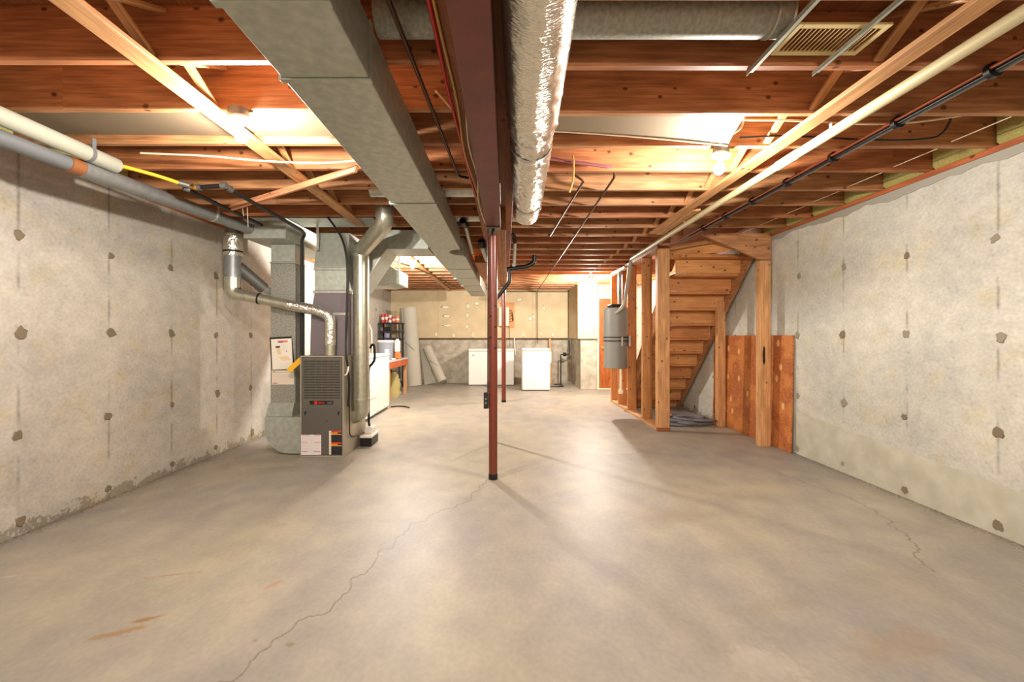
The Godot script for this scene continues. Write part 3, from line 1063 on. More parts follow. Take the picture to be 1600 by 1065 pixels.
# ---------------------------------------------------------------- furnace corner
func build_furnace() -> void:
	var x0 := -2.055
	var x1 := -1.62
	var d0 := 4.44
	var d1 := 5.14
	var t := thing("furnace", "grey upright gas furnace with louvred upper panel by the left wall", "furnace", V(-1.84, 0, 4.79))
	var s := st()
	box(s, x0, x1, 0.0, 1.016, d0 + 0.02, d1, 0.006)
	part(s, "cabinet", M.furnace_side, t)
	s = st()
	for q in [[x0, x0 + 0.013, 0, 1.016], [x1 - 0.013, x1, 0, 1.016], [x0 + 0.013, x1 - 0.013, 1.002, 1.016], [x0 + 0.013, x1 - 0.013, 0, 0.02]]:
		box(s, q[0], q[1], q[2], q[3], d0, d0 + 0.02, 0.002)
	part(s, "front_rim", M.furnace_side, t)
	var up := st()
	box(up, x0 + 0.015, x1 - 0.015, 0.512, 1.0, d0 + 0.004, d0 + 0.02, 0.004)
	var pu := part(up, "upper_panel", M.furnace, t)
	var lo := st()
	box(lo, x0 + 0.015, x1 - 0.015, 0.022, 0.502, d0 + 0.002, d0 + 0.02, 0.004)
	var pl := part(lo, "lower_panel", M.furnace_low, t)
	s = st()
	for r in 15:
		for c in 6:
			var x := x0 + 0.035 + c * 0.0615
			var y := 0.966 - r * 0.026
			board(s, V(x, y, d0 + 0.002), V(x + 0.054, y, d0 + 0.002), 0.008, 0.009, Vector3(0, 1, 0.6), 0.001)
	var lv := part(s, "louvres", M.furnace, pu)
	tag(lv, "", "", "", "stuff")
	s = st()
	for r in 15:
		for c in 6:
			var x := x0 + 0.035 + c * 0.0615
			var y := 0.958 - r * 0.026
			box(s, x, x + 0.054, y - 0.003, y + 0.001, d0 + 0.0025, d0 + 0.006, 0.0005)
	lv = part(s, "louvre_slots", M.black, pu)
	tag(lv, "", "", "", "stuff")
	# badge
	s = st()
	rbox(s, Transform3D(Basis(), V(-1.842, 0.548, d0 + 0.002)), Vector3(0.235, 0.036, 0.006), 0.003)
	var bd := part(s, "badge", M.dark_iron, t, "dark oblong badge with red emblem")
	s = st()
	lathe(s, [Vector2(0, 0.0), Vector2(0.017, 0.0), Vector2(0.017, 0.002), Vector2(0, 0.002)], Transform3D(Basis(Vector3.RIGHT, PI / 2), V(-1.897, 0.548, d0 - 0.001)), 24)
	part(s, "emblem", M.red_emblem, bd)
	var tm := TextMesh.new()
	tm.text = "TRANE"
	var sf := SystemFont.new()
	sf.font_names = PackedStringArray(["Droid Sans"])
	sf.font_weight = 700
	tm.font = sf
	tm.font_size = 24
	tm.pixel_size = 0.00085
	tm.depth = 0.002
	tm.material = M.red_emblem
	var tn := MeshInstance3D.new()
	tn.name = "lettering"
	tn.mesh = tm
	bd.add_child(tn, true)
	tn.position = V(-1.842, 0.548, d0 - 0.002) - org
	s = st()
	box(s, -1.782, -1.735, 0.539, 0.557, d0 - 0.0025, d0, 0.001)
	part(s, "name_plate", M.steel_box, bd)
	# latches, labels
	for x in [-2.005, -1.672]:
		s = st()
		box(s, x - 0.006, x + 0.006, 0.425, 0.46, d0 - 0.001, d0 + 0.004, 0.002)
		box(s, x + 0.006, x + 0.016, 0.45, 0.46, d0 - 0.001, d0 + 0.004, 0.002)
		part(s, "latch", M.black, pl)
	s = st()
	lathe(s, [Vector2(0, 0), Vector2(0.007, 0), Vector2(0, 0.003)], Transform3D(Basis(Vector3.RIGHT, PI / 2), V(-1.788, 0.365, d0 + 0.001)), 12)
	part(s, "screw", M.black, pl)
	var pr := []
	for k in 10: lines(pr, 4, 8 + k * 9, 116, 2, 4, Color(0.62, 0.60, 0.62))
	for q in [[4, 2, 50, 3], [80, 2, 44, 3], [2, 38, 40, 3], [84, 38, 42, 3], [4, 86, 36, 4], [80, 86, 44, 4]]: pr.append([q[0], q[1], q[2], q[3], Color(0.80, 0.45, 0.45)])
	s = st()
	card(s, Transform3D(Basis(), V(-1.945, 0.128, d0 + 0.001)), 0.20, 0.20, 0.0015)
	part(s, "wiring_label", printed("wiring_print", print_image(128, 104, Color(0.90, 0.87, 0.86), pr)), t, "white label with pale red print")
	pr = []
	pr.append([0, 0, 14, 120, Color(0.90, 0.87, 0.80)])
	for y in [0, 58]:
		pr.append([14, y, 70, 9, Color(0.80, 0.22, 0.10)])
		pr.append([14, y + 9, 70, 5, Color(0.10, 0.09, 0.09)])
		pr.append([14, y + 9, 44, 5, Color(0.92, 0.62, 0.15)])
		pr.append([14, y + 16, 70, 4, Color(0.92, 0.72, 0.25)])
	lines(pr, 18, 24, 60, 7, 4, Color(0.22, 0.22, 0.24))
	lines(pr, 18, 84, 60, 8, 4, Color(0.22, 0.22, 0.24))
	for k in 8: pr.append([3, 8 + k * 14, 8, 4, Color(0.6, 0.58, 0.5)])
	s = st()
	card(s, Transform3D(Basis(), V(-1.703, 0.150, d0 + 0.001)), 0.125, 0.235, 0.0015)
	part(s, "warning_label", printed("warning_print", print_image(84, 120, Color(0.10, 0.10, 0.11), pr)), t, "black warning label with orange and yellow bars")
	# coil case and plenum
	t = thing("plenum", "purple-grey coil case with galvanised plenum on top of the furnace", "plenum", V(-1.82, 1.016, 4.85))
	s = st()
	prism(s, [Vector2(-2.03, 1.018), Vector2(-1.635, 1.018), Vector2(-1.635, 1.655), Vector2(-1.985, 1.655), Vector2(-2.02, 1.45)], Transform3D(Basis(), V(0, 0, 4.86)), 0.5)
	part(s, "coil_case", M.coil, t)
	s = st()
	box(s, -1.99, -1.63, 1.43, 1.455, 4.605, 4.612, 0.001)
	box(s, -2.0, -1.63, 1.655, 1.685, 4.60, 5.12, 0.003)
	part(s, "flange", M.galv_bright, t)
	s = st()
	box(s, -1.985, -1.65, 1.685, 1.90, 4.612, 5.12, 0.004)
	part(s, "plenum_box", M.galv, t)
	s = st()
	prism(s, [Vector2(4.612, 1.90), Vector2(5.12, 1.90), Vector2(5.12, 2.30), Vector2(4.70, 2.30), Vector2(4.60, 1.93)], Transform3D(ALONG_D, Vector3(-1.8175, 0, 0)), 0.335)
	part(s, "plenum_top", M.galv, t)
	s = st()
	box(s, -1.99, -1.645, 1.895, 1.92, 4.594, 4.61, 0.002)
	part(s, "seam", M.galv_bright, t)
	s = st()
	box(s, -1.955, -1.93, 2.1, 2.37, 4.585, 4.589, 0.0005)
	part(s, "hanger_strap", M.galv_bright, t)
	# return drop
	t = thing("return_duct", "tall spangled galvanised return duct with curved boot beside the furnace", "duct", V(-2.3, 0, 4.75))
	s = st()
	box(s, -2.557, -2.146, 2.165, 2.369, 4.33, 5.5, 0.004)
	part(s, "overhead_section", M.galv, t)
	s = st()
	box(s, -2.43, -2.18, 1.98, 2.164, 4.60, 4.82, 0.003)
	part(s, "collar_section", M.galv, t)
	s = st()
	box(s, -2.44, -2.172, 1.965, 1.98, 4.592, 4.83, 0.002)
	part(s, "drive_cleat", M.galv_bright, t)
	s = st()
	box(s, -2.435, -2.178, 0.52, 1.965, 4.60, 4.82, 0.003)
	part(s, "drop_section", M.galv_dull, t)
	s = st()
	prism(s, [Vector2(-2.44, 0.525), Vector2(-2.475, 0.385), Vector2(-2.205, 0.385), Vector2(-2.18, 0.525)], Transform3D(Basis(), V(0, 0, 4.74)), 0.32)
	part(s, "flare", M.galv, t)
	s = st()
	var poly := [Vector2(-2.06, 0.012), Vector2(-2.06, 0.383), Vector2(-2.468, 0.383), Vector2(-2.468, 0.27)]
	for k in 9:
		var w := PI / 2 * k / 8.0
		poly.append(Vector2(-2.22 - 0.248 * cos(w), 0.26 - 0.248 * sin(w)))
	prism(s, poly, Transform3D(Basis(), V(0, 0, 4.76)), 0.42)
	part(s, "boot", M.galv, t)
	# papers on the drop
	var pd := []
	lines(pd, 30, 30, 45, 4, 9, Color(0.68, 0.66, 0.62))
	pd.append([30, 8, 48, 10, Color(0.85, 0.55, 0.52)])
	pd.append([36, 14, 20, 4, Color(0.15, 0.12, 0.12)])
	pd.append([20, 34, 20, 8, Color(0.15, 0.14, 0.14)])
	for k in 14: pd.append([22 + k / 2, 46 + k * 2, 18, 2, Color(0.90, 0.80, 0.62)])
	for k in 5: pd.append([30 + k * 4, 84 + k * 4, 44, 2, Color(0.90, 0.72, 0.40)])
	pd.append([68, 58, 4, 4, Color(0.3, 0.3, 0.3)])
	t = thing("document_pouch", "black-edged clear pouch with printed booklet on the return duct", "document", V(-2.295, 1.06, 4.595))
	var xf := Transform3D(Basis(Vector3.BACK, 0.05), V(-2.31, 1.03, 4.594))
	s = st()
	prism(s, [Vector2(-0.122, 0.175), Vector2(0.105, 0.175), Vector2(0.126, -0.165), Vector2(-0.115, -0.165)], xf, 0.004)
	part(s, "pouch", M.black, t)
	s = st()
	card(s, xf * Transform3D(Basis(), Vector3(-0.002, -0.002, 0.0022)), 0.212, 0.315, 0.001)
	part(s, "booklet", printed("booklet_print", print_image(96, 144, Color(0.93, 0.90, 0.85), pd)), t)
	org = V(-2.31, 0.79, 4.598)
	pd = []
	lines(pd, 6, 16, 84, 6, 6, Color(0.72, 0.68, 0.62))
	pd.append([2, 8, 92, 1, Color(0.45, 0.42, 0.4)])
	pd.append([6, 3, 6, 4, Color(0.3, 0.3, 0.32)])
	pd.append([4, 54, 20, 4, Color(0.70, 0.25, 0.2)])
	s = st()
	card(s, Transform3D(Basis(), V(-2.305, 0.785, 4.598)), 0.228, 0.145, 0.0015)
	solo(s, "service_card", printed("service_print", print_image(96, 62, Color(0.90, 0.85, 0.78), pd)), "cream printed card on the return duct below the pouch", "card")
	org = V(-2.13, 0.92, 4.46)
	s = st()
	prism(s, [Vector2(-0.095, -0.075), Vector2(0.035, 0.045), Vector2(0.052, -0.012), Vector2(-0.055, -0.105)], Transform3D(Basis(), V(-2.11, 0.955, 4.47)), 0.003)
	solo(s, "yellow_tag", M.yellow, "bright yellow tag hanging at the furnace's upper left corner", "tag")

func build_furnace_pipes() -> void:
	# flue
	var t := thing("flue_pipe", "shiny fat round pipe with an elbow rising beside the furnace", "pipe", V(-1.53, 0.3, 4.7))
	var s := st()
	tube(s, bend([V(-1.63, 0.36, 4.74), V(-1.53, 0.40, 4.72), V(-1.53, 0.54, 4.7)], 0.06), 0.082, 28)
	part(s, "boot", M.flue, t)
	s = st()
	tube(s, [V(-1.53, 0.53, 4.7), V(-1.53, 2.06, 4.7)], 0.083, 32)
	part(s, "riser", M.flue, t)
	s = st()
	tube(s, [V(-1.53, 2.05, 4.7), V(-1.53, 2.09, 4.7), V(-1.50, 2.125, 4.66), V(-1.16, 2.245, 4.18), V(-1.13, 2.285, 4.14), V(-1.13, 2.34, 4.14)], 0.082, 32)
	part(s, "elbow", M.flue, t)
	s = st()
	tube(s, [V(-1.13, 2.335, 4.14), V(-1.13, 2.56, 4.14)], 0.085, 32)
	part(s, "upper_pipe", M.flue, t)
	for y in [0.55, 2.045, 2.062]:
		s = st()
		tube(s, [V(-1.53, y, 4.7), V(-1.53, y + 0.012, 4.7)], 0.087, 32)
		part(s, "bead", M.galv_bright, t)
	# vent pipe from the furnace top to the wall
	t = thing("vent_pipe", "silver vent pipe looping from the furnace top to the left wall", "pipe", V(-1.79, 1.016, 4.52))
	s = st()
	tube(s, [V(-1.79, 1.017, 4.53), V(-1.79, 1.16, 4.53)], 0.05, 24)
	part(s, "stub", M.flue, t)
	s = st()
	var bm := bend([V(-1.79, 1.12, 4.53), V(-1.79, 1.425, 4.53), V(-1.93, 1.475, 4.52), V(-2.2, 1.53, 4.48)], 0.10, 8)
	tube(s, bm, 0.0545, 24)
	part(s, "foil_elbow", M.foil, t)
	s = st()
	tube(s, [V(-2.19, 1.528, 4.48), V(-2.46, 1.585, 4.45), V(-2.60, 1.615, 4.42)], 0.052, 24)
	part(s, "run", M.flue, t)
	s = st()
	tube(s, bend([V(-2.58, 1.61, 4.42), V(-2.70, 1.635, 4.40), V(-2.70, 1.80, 4.40)], 0.09, 8), [0.054, 0.058, 0.062, 0.066, 0.068, 0.070, 0.072, 0.074, 0.076, 0.077, 0.077], 24)
	part(s, "lower_elbow", M.flue, t)
	s = st()
	tube(s, [V(-2.70, 1.79, 4.40), V(-2.70, 1.80, 4.4), V(-2.70, 2.01, 4.40)], 0.080, 28)
	part(s, "wye_body", M.pipe_steel, t)
	s = st()
	var fr := []
	var rr := []
	for k in 14:
		fr.append(V(-2.70, 2.0 + 0.017 * k, 4.40))
		rr.append(0.084 + 0.003 * sin(k * 2.1))
	tube(s, fr, rr, 28)
	part(s, "foil_sleeve", M.foil, t)
	s = st()
	tube(s, [V(-2.70, 2.20, 4.40), V(-2.70, 2.29, 4.40)], 0.073, 28)
	part(s, "collar", M.pipe_steel, t)
	s = st()
	tube(s, [V(-2.70, 2.04, 4.40), V(-2.70, 2.055, 4.40)], 0.088, 28)
	part(s, "clamp", M.dark_iron, t)
	s = st()
	tube(s, [V(-2.46, 1.585, 4.45), V(-2.475, 1.588, 4.449)], 0.057, 24)
	part(s, "clamp", M.dark_iron, t)
	s = st()
	fr = []
	rr = []
	for k in 17:
		fr.append(V(-2.68, 1.92, 4.42).lerp(V(-2.50, 1.70, 4.60), k / 16.0))
		rr.append(0.056 + (0.004 if k % 2 else 0.0))
	tube(s, fr, rr, 22)
	part(s, "wye_arm", M.steel_box, t)
	s = st()
	tube(s, [V(-2.52, 1.72, 4.58), V(-2.36, 1.56, 4.90)], 0.042, 20)
	part(s, "branch_run", M.galv_bright, t)
	# pipes along the left wall
	t = thing("wall_pipe", "long grey pipe along the top of the left wall", "pipe", V(-2.5, 2.2, 3.0))
	s = st()
	tube(s, [V(-2.515, 2.17, 0.5), V(-2.51, 2.203, 2.55)], 0.041, 20)
	part(s, "near_length", M.grey_pvc, t)
	s = st()
	tube(s, [V(-2.51, 2.203, 2.54), V(-2.51, 2.205, 2.63)], 0.046, 20)
	part(s, "coupling", M.copper_band, t)
	s = st()
	tube(s, [V(-2.51, 2.205, 2.62), V(-2.50, 2.258, 4.33)], 0.05, 24)
	part(s, "far_length", M.pipe_steel, t)
	s = st()
	box(s, -2.45, -2.445, 2.22, 2.37, 3.78, 3.80, 0.0005)
	tube(s, [V(-2.503, 2.24, 3.78), V(-2.503, 2.24, 3.80)], 0.053, 20)
	part(s, "hanger_strap", M.galv_bright, t)
	t = thing("sleeve_pipe", "pale grey sleeve pipe ending above the long grey wall pipe", "pipe", V(-2.45, 2.28, 2.0))
	s = st()
	tube(s, [V(-2.47, 2.28, 0.5), V(-2.455, 2.285, 2.80)], 0.046, 24)
	part(s, "pipe", M.white_pvc, t)
	s = st()
	tube(s, [V(-2.457, 2.285, 2.60), V(-2.457, 2.285, 2.625)], 0.048, 24)
	box(s, -2.42, -2.416, 2.29, 2.374, 2.60, 2.625, 0.0005)
	part(s, "clip", M.grey_pvc, t)
	org = V(-2.4, 2.28, 2.9)
	s = st()
	tube(s, curve([V(-2.45, 2.285, 2.76), V(-2.42, 2.29, 2.84), V(-2.33, 2.285, 2.98), V(-2.26, 2.272, 3.08)], 6), 0.012, 12)
	solo(s, "gas_hose", M.yellow, "yellow gas tube running out of the pale sleeve pipe", "tube")
	t = thing("gas_pipe", "black iron gas pipe with fittings running to the furnace", "pipe", V(-2.0, 2.27, 3.6))
	s = st()
	tube(s, [V(-2.265, 2.273, 3.075), V(-2.225, 2.268, 3.12)], 0.02, 8)
	part(s, "union", M.steel_box, t)
	s = st()
	tube(s, [V(-2.27, 2.255, 3.13), V(-2.25, 2.25, 3.16)], 0.018, 8)
	part(s, "union", M.steel_box, t)
	s = st()
	lathe(s, [Vector2(0, -0.024), Vector2(0.015, -0.02), Vector2(0.021, 0), Vector2(0.015, 0.02), Vector2(0, 0.024)], Transform3D(Basis(Vector3.BACK, PI / 2), V(-2.185, 2.262, 3.14)), 12)
	part(s, "valve", M.brass, t)
	s = st()
	tube(s, bend([V(-2.165, 2.262, 3.14), V(-1.99, 2.275, 3.14), V(-1.99, 2.27, 3.25), V(-2.02, 2.26, 4.40), V(-2.06, 2.255, 4.56), V(-2.10, 2.2, 4.58), V(-2.10, 1.02, 4.58), V(-2.10, 0.75, 4.58), V(-2.05, 0.75, 4.6)], 0.03, 5), 0.0155, 12)
	part(s, "run", M.dark_iron, t)
	s = st()
	tube(s, [V(-2.01, 2.275, 3.14), V(-1.97, 2.275, 3.14)], 0.024, 12)
	part(s, "fitting", M.steel_box, t)
	s = st()
	tube(s, [V(-1.99, 2.274, 3.17), V(-1.99, 2.272, 3.22)], 0.024, 12)
	part(s, "fitting", M.steel_box, t)
	s = st()
	tube(s, [V(-2.175, 2.262, 3.14), V(-2.15, 2.263, 3.14)], 0.022, 12)
	part(s, "fitting", M.steel_box, t)
	s = st()
	tube(s, [V(-2.26, 2.25, 3.16), V(-2.36, 2.285, 4.3)], 0.015, 10)
	part(s, "branch", M.dark_iron, t)
	# cords beside the flue
	org = V(-1.6, 0.2, 4.5)
	s = st()
	tube(s, curve([V(-1.72, 2.36, 4.3), V(-1.66, 2.20, 4.50), V(-1.635, 1.95, 4.58), V(-1.63, 1.5, 4.56), V(-1.60, 1.1, 4.45), V(-1.585, 0.9, 4.46), V(-1.585, 0.72, 4.5), V(-1.60, 0.5, 4.52)], 8), 0.011, 10)
	solo(s, "refrigerant_hose", M.black, "black insulated hose hanging between plenum and flue pipe", "hose")
	org = V(-1.6, 0.2, 4.5)
	s = st()
	tube(s, curve([V(-1.60, 0.86, 4.50), V(-1.597, 0.7, 4.52), V(-1.602, 0.45, 4.55), V(-1.603, 0.3, 4.56), V(-1.60, 0.19, 4.58), V(-1.595, 0.15, 4.75), V(-1.58, 0.14, 4.95)], 8), 0.007, 8)
	solo(s, "drain_tube", M.copper_old, "thin brown drain tube down the furnace side", "tube")
	org = V(-1.6, 0.85, 4.5)
	s = st()
	tube(s, bend([V(-1.618, 0.82, 4.47), V(-1.597, 0.83, 4.46), V(-1.58, 0.87, 4.45), V(-1.575, 0.91, 4.45)], 0.02), 0.009, 10)
	solo(s, "drain_elbow", M.porcelain, "small white plastic elbow on the furnace's right edge", "fitting")
	# condensate pump
	t = thing("condensate_pump", "small white and black condensate pump on the floor behind the furnace", "pump", V(-1.53, 0, 5.0))
	s = st()
	box(s, -1.60, -1.475, 0.0, 0.095, 4.88, 5.14, 0.006)
	part(s, "reservoir", M.black, t)
	s = st()
	box(s, -1.605, -1.47, 0.095, 0.125, 4.87, 5.15, 0.006)
	box(s, -1.585, -1.49, 0.125, 0.195, 4.95, 5.12, 0.012)
	part(s, "motor_housing", M.porcelain, t)
	org = V(-1.56, 0.2, 5.05)
	s = st()
	tube(s, curve([V(-1.545, 0.19, 5.05), V(-1.56, 0.25, 5.06), V(-1.562, 0.5, 5.06), V(-1.562, 0.82, 5.06), V(-1.52, 0.90, 5.06), V(-1.495, 0.95, 5.06), V(-1.495, 1.08, 5.06), V(-1.51, 1.115, 5.06), V(-1.535, 1.10, 5.06), V(-1.54, 1.07, 5.06)], 8), 0.014, 12)
	solo(s, "standing_hose", M.black, "stiff black hose with hooked top standing by the pump", "hose")

# ---------------------------------------------------------------- right side: stairs, partition, vacuum
func build_stairs() -> void:
	var t := thing("staircase", "open-backed wooden staircase seen from behind, rising toward the camera", "stairs", V(2.5, 0, 6.4))
	var s: SurfaceTool
	for k in range(1, 13):
		var top := 0.345 + 0.202 * (11 - k)
		var d := 7.42 - 0.208 * (11 - k)
		var y0 := maxf(top - 0.166, 0.0)
		if k == 1:
			s = st()
			board(s, V(2.10, top - 0.083 - 0.0, 5.74), V(2.62, top - 0.083, 5.08), 0.02, 0.166)
			part(s, "riser", M.stair_wood, t)
			continue
		s = st()
		box(s, 2.12, 2.985 if k == 2 else 2.915, y0, top - 0.001, d, d + 0.02)
		part(s, "riser", M.stair_wood if k % 3 else M.stud_b, t)
		s = st()
		box(s, 2.12, 2.985 if k == 2 else 2.915, top, top + 0.036, d - 0.208 + 0.022, d + 0.035)
		part(s, "tread", M.stud_b, t)
	for x in [2.10, 2.94]:
		s = st()
		prism(s, [Vector2(7.56, 0.0), Vector2(7.74, 0.0), Vector2(7.70, 0.25), Vector2(5.80, 2.03), Vector2(5.77, 1.70)] if x < 2.5 else [Vector2(7.56, 0.0), Vector2(7.74, 0.0), Vector2(7.70, 0.25), Vector2(5.45, 2.36), Vector2(5.20, 2.36), Vector2(5.14, 2.30)], Transform3D(ALONG_D, Vector3(x, 0, 0)), 0.038)
		part(s, "stringer", M.joist, t)
	# landing framing
	s = st()
	prism(s, [Vector2(2.20, 2.372), Vector2(2.24, 2.345), Vector2(2.985, 2.02), Vector2(2.99, 2.33), Vector2(2.95, 2.372)], Transform3D(Basis(), V(0, 0, 5.03)), 0.038)
	part(s, "landing_board", M.joist, t)
	s = st()
	board(s, V(2.09, 2.335, 5.66), V(2.50, 2.335, 5.10), 0.038, 0.07)
	part(s, "landing_header", M.joist, t)
	for q in [[2.785, 2.90, 4.87, 4.96, 2.04], [2.835, 2.94, 5.95, 6.03, 1.68]]:
		s = st()
		box(s, q[0], q[1], 0.0, q[4], q[2], q[3], 0.004)
		part(s, "post", M.pine, t)
	s = st()
	prism(s, [Vector2(-0.012, 0.0), Vector2(0.0, -0.035), Vector2(0.014, 0.0), Vector2(0.012, 0.16), Vector2(-0.004, 0.175), Vector2(-0.014, 0.10)], Transform3D(Basis(), V(2.825, 0.93, 4.869)), 0.002)
	part(s, "burn_mark", M.black, t)
	# partition of bare studs
	t = thing("stud_wall", "bare wooden stud partition along the left side of the stairs", "stud wall", V(2.01, 0, 7.0))
	s = st()
	box(s, 1.94, 2.08, 0, 0.038, 5.70, 8.25)
	part(s, "bottom_plate", M.pine, t)
	s = st()
	box(s, 1.94, 2.08, 2.335, 2.3745, 5.70, 8.25)
	part(s, "top_plate", M.joist, t)
	for d in [6.33, 7.08, 7.68, 8.18]:
		s = st()
		box(s, 1.94, 2.08, 0.039, 2.334, d, d + 0.038)
		part(s, "stud", M.stair_wood if d < 7 else M.stud_b, t)
	s = st()
	box(s, 1.93, 2.086, 0.045, 2.334, 5.66, 5.75, 0.004)
	part(s, "end_post", M.pine, t)
	s = st()
	box(s, 1.925, 2.09, 0.0, 0.045, 5.66, 5.70, 0.003)
	part(s, "foot_block", M.plate_wood, t)
	# plywood sheet against the wall
	t = thing("plywood_sheet", "orange-brown plywood sheet standing against the right wall", "plywood", V(2.95, 0, 5.5))
	s = st()
	var lean := Vector3(0.02, 1, 0).normalized()
	var xf := Transform3D(Basis(Vector3(0, 0, 1), lean, Vector3(0, 0, 1).cross(lean)), V(2.976, 0.611, 5.475))
	card(s, Transform3D(xf.basis, xf.origin), 1.73, 1.22, 0.018)
	part(s, "panel", M.plywood, t)
	# grey hose in a coil
	var pts := []
	var f := noise(1.0, 66, 2)
	for k in 260:
		var w := TAU * k / 40.0
		var r := 0.205 + 0.15 * f.get_noise_1d(k * 0.06) + 0.05 * sin(k * 0.11)
		pts.append(V(2.47 + r * 1.2 * cos(w), 0.02 + 0.018 * floor(k / 52.0) + 0.008 * sin(k * 0.4) + 0.008, 6.12 + r * 0.75 * sin(w)))
	t = thing("vacuum_hose", "grey hose coiled on the floor under the stairs", "hose", V(2.5, 0, 6.12))
	s = st()
	tube(s, pts, 0.0185, 10)
	part(s, "hose", M.grey_hose, t)
	s = st()
	tube(s, [pts[-1], pts[-1] + Vector3(0.14, 0.01, -0.05)], 0.02, 12)
	part(s, "end_cuff", M.stick, t)

func build_vacuum() -> void:
	var c := V(1.725, 0, 7.0)
	var t := thing("vacuum_canister", "grey central vacuum canister hung on the stud partition", "vacuum", V(1.725, 0.706, 7.0))
	var xf := Transform3D(Basis(), c)
	var s := st()
	lathe(s, [Vector2(0, 0.706), Vector2(0.175, 0.706), Vector2(0.182, 0.715), Vector2(0.182, 1.13)], xf, 36)
	part(s, "dirt_bin", M.vac, t)
	s = st()
	lathe(s, [Vector2(0.178, 1.13), Vector2(0.187, 1.135), Vector2(0.187, 1.64), Vector2(0.18, 1.652), Vector2(0, 1.66)], xf, 36)
	part(s, "body", M.vac, t)
	for y in [1.13, 1.185]:
		s = st()
		lathe(s, [Vector2(0.18, y), Vector2(0.192, y), Vector2(0.192, y + 0.016), Vector2(0.18, y + 0.016)], xf, 36)
		part(s, "band", M.black, t)
	s = st()
	lathe(s, [Vector2(0.12, 1.655), Vector2(0.13, 1.69), Vector2(0.09, 1.71), Vector2(0, 1.715)], xf, 20)
	part(s, "motor_cap", M.black, t)
	s = st()
	box(s, 1.77, 1.79, 1.06, 1.20, 6.795, 6.815, 0.003)
	part(s, "latch", M.galv_bright, t)
	s = st()
	box(s, 1.905, 1.939, 1.05, 1.22, 6.9, 7.1, 0.004)
	part(s, "wall_bracket", M.galv_bright, t)
	# its tubing
	t = thing("vacuum_tube", "long cream plastic vacuum tube along the ceiling and down to the canister", "pipe", V(1.8, 2.3, 3.5))
	s = st()
	tube(s, [V(1.775, 2.322, -0.8), V(1.775, 2.322, 2.9)], 0.0265, 20)
	part(s, "near_length", M.cream_pvc, t)
	s = st()
	tube(s, [V(1.775, 2.322, 2.88), V(1.80, 2.322, 6.35)], 0.0255, 20)
	part(s, "far_length", M.cream_pvc, t)
	s = st()
	tube(s, [V(1.775, 2.322, 2.70), V(1.775, 2.322, 2.90)], 0.030, 20)
	part(s, "coupling", M.cream_pvc, t)
	s = st()
	tube(s, [V(1.775, 2.322, 0.9), V(1.775, 2.322, 1.05)], 0.030, 20)
	part(s, "coupling", M.cream_pvc, t)
	s = st()
	box(s, 1.772, 1.778, 2.345, 2.374, 2.42, 2.44, 0.0005)
	part(s, "hanger", M.cable_white, t)
	s = st()
	box(s, 1.772, 1.778, 2.345, 2.374, 4.42, 4.44, 0.0005)
	part(s, "hanger", M.cable_white, t)
	s = st()
	tube(s, curve([V(1.80, 2.322, 6.33), V(1.805, 2.30, 6.42), V(1.80, 2.16, 6.48), V(1.77, 1.85, 6.55), V(1.75, 1.68, 6.60), V(1.70, 1.59, 6.72), V(1.68, 1.57, 6.82)], 8), 0.0245, 16)
	part(s, "down_hose", M.white_pvc, t)
	t = thing("exhaust_pipe", "upright grey exhaust pipe above the canister with foil-wrapped top run", "pipe", V(1.83, 1.7, 7.15))
	s = st()
	tube(s, [V(1.83, 1.66, 7.13), V(1.83, 2.25, 7.13)], 0.024, 16)
	part(s, "riser", M.white_pvc, t)
	s = st()
	tube(s, [V(1.80, 2.24, 7.45), V(1.82, 2.27, 6.75)], 0.03, 14)
	part(s, "foil_run", M.foil, t)
	org = V(1.92, 1.5, 7.45)
	s = st()
	box(s, 1.91, 1.938, 1.65, 2.22, 7.30, 7.62)
	solo(s, "mounting_board", M.plywood, "small mottled board fixed to the studs above the canister", "board")
	org = V(1.95, 0.3, 7.4)
	s = st()
	tube(s, [V(1.90, 0.32, 7.35), V(1.90, 0.70, 7.35)], 0.022, 14)
	box(s, 1.87, 1.93, 0.26, 0.33, 7.32, 7.38, 0.006)
	solo(s, "inlet_valve", M.trim_paint, "white outlet and conduit below the vacuum canister", "outlet")
	# refrigerant lines under the joists
	t = thing("line_set", "bundle of dark insulated and copper lines along the right ceiling", "pipe", V(2.07, 2.34, 3.0))
	s = st()
	tube(s, [V(2.085, 2.345, -0.8), V(2.085, 2.345, 5.0), V(2.10, 2.35, 5.3)], 0.018, 14)
	part(s, "insulated_line", M.grey_pvc, t)
	s = st()
	tube(s, [V(2.050, 2.348, -0.8), V(2.050, 2.348, 5.0), V(2.07, 2.355, 5.3)], 0.008, 10)
	part(s, "copper_line", M.copper, t)
	s = st()
	tube(s, [V(2.062, 2.333, -0.8), V(2.062, 2.333, 5.0)], 0.007, 10)
	part(s, "control_cable", M.black, t)
	for k in 8:
		s = st()
		tube(s, [V(2.072, 2.344, 1.42 + 0.46 * k), V(2.072, 2.344, 1.445 + 0.46 * k)], 0.033, 12)
		part(s, "tape_wrap", M.black, t)

# ---------------------------------------------------------------- small lines on the ceiling
func line(called: String, pts: Array, r: float, m: Material, label: String, cat: String, sides := 8) -> void:
	org = pts[0]
	var s := st()
	tube(s, pts, r, sides)
	solo(s, called, m, label, cat)

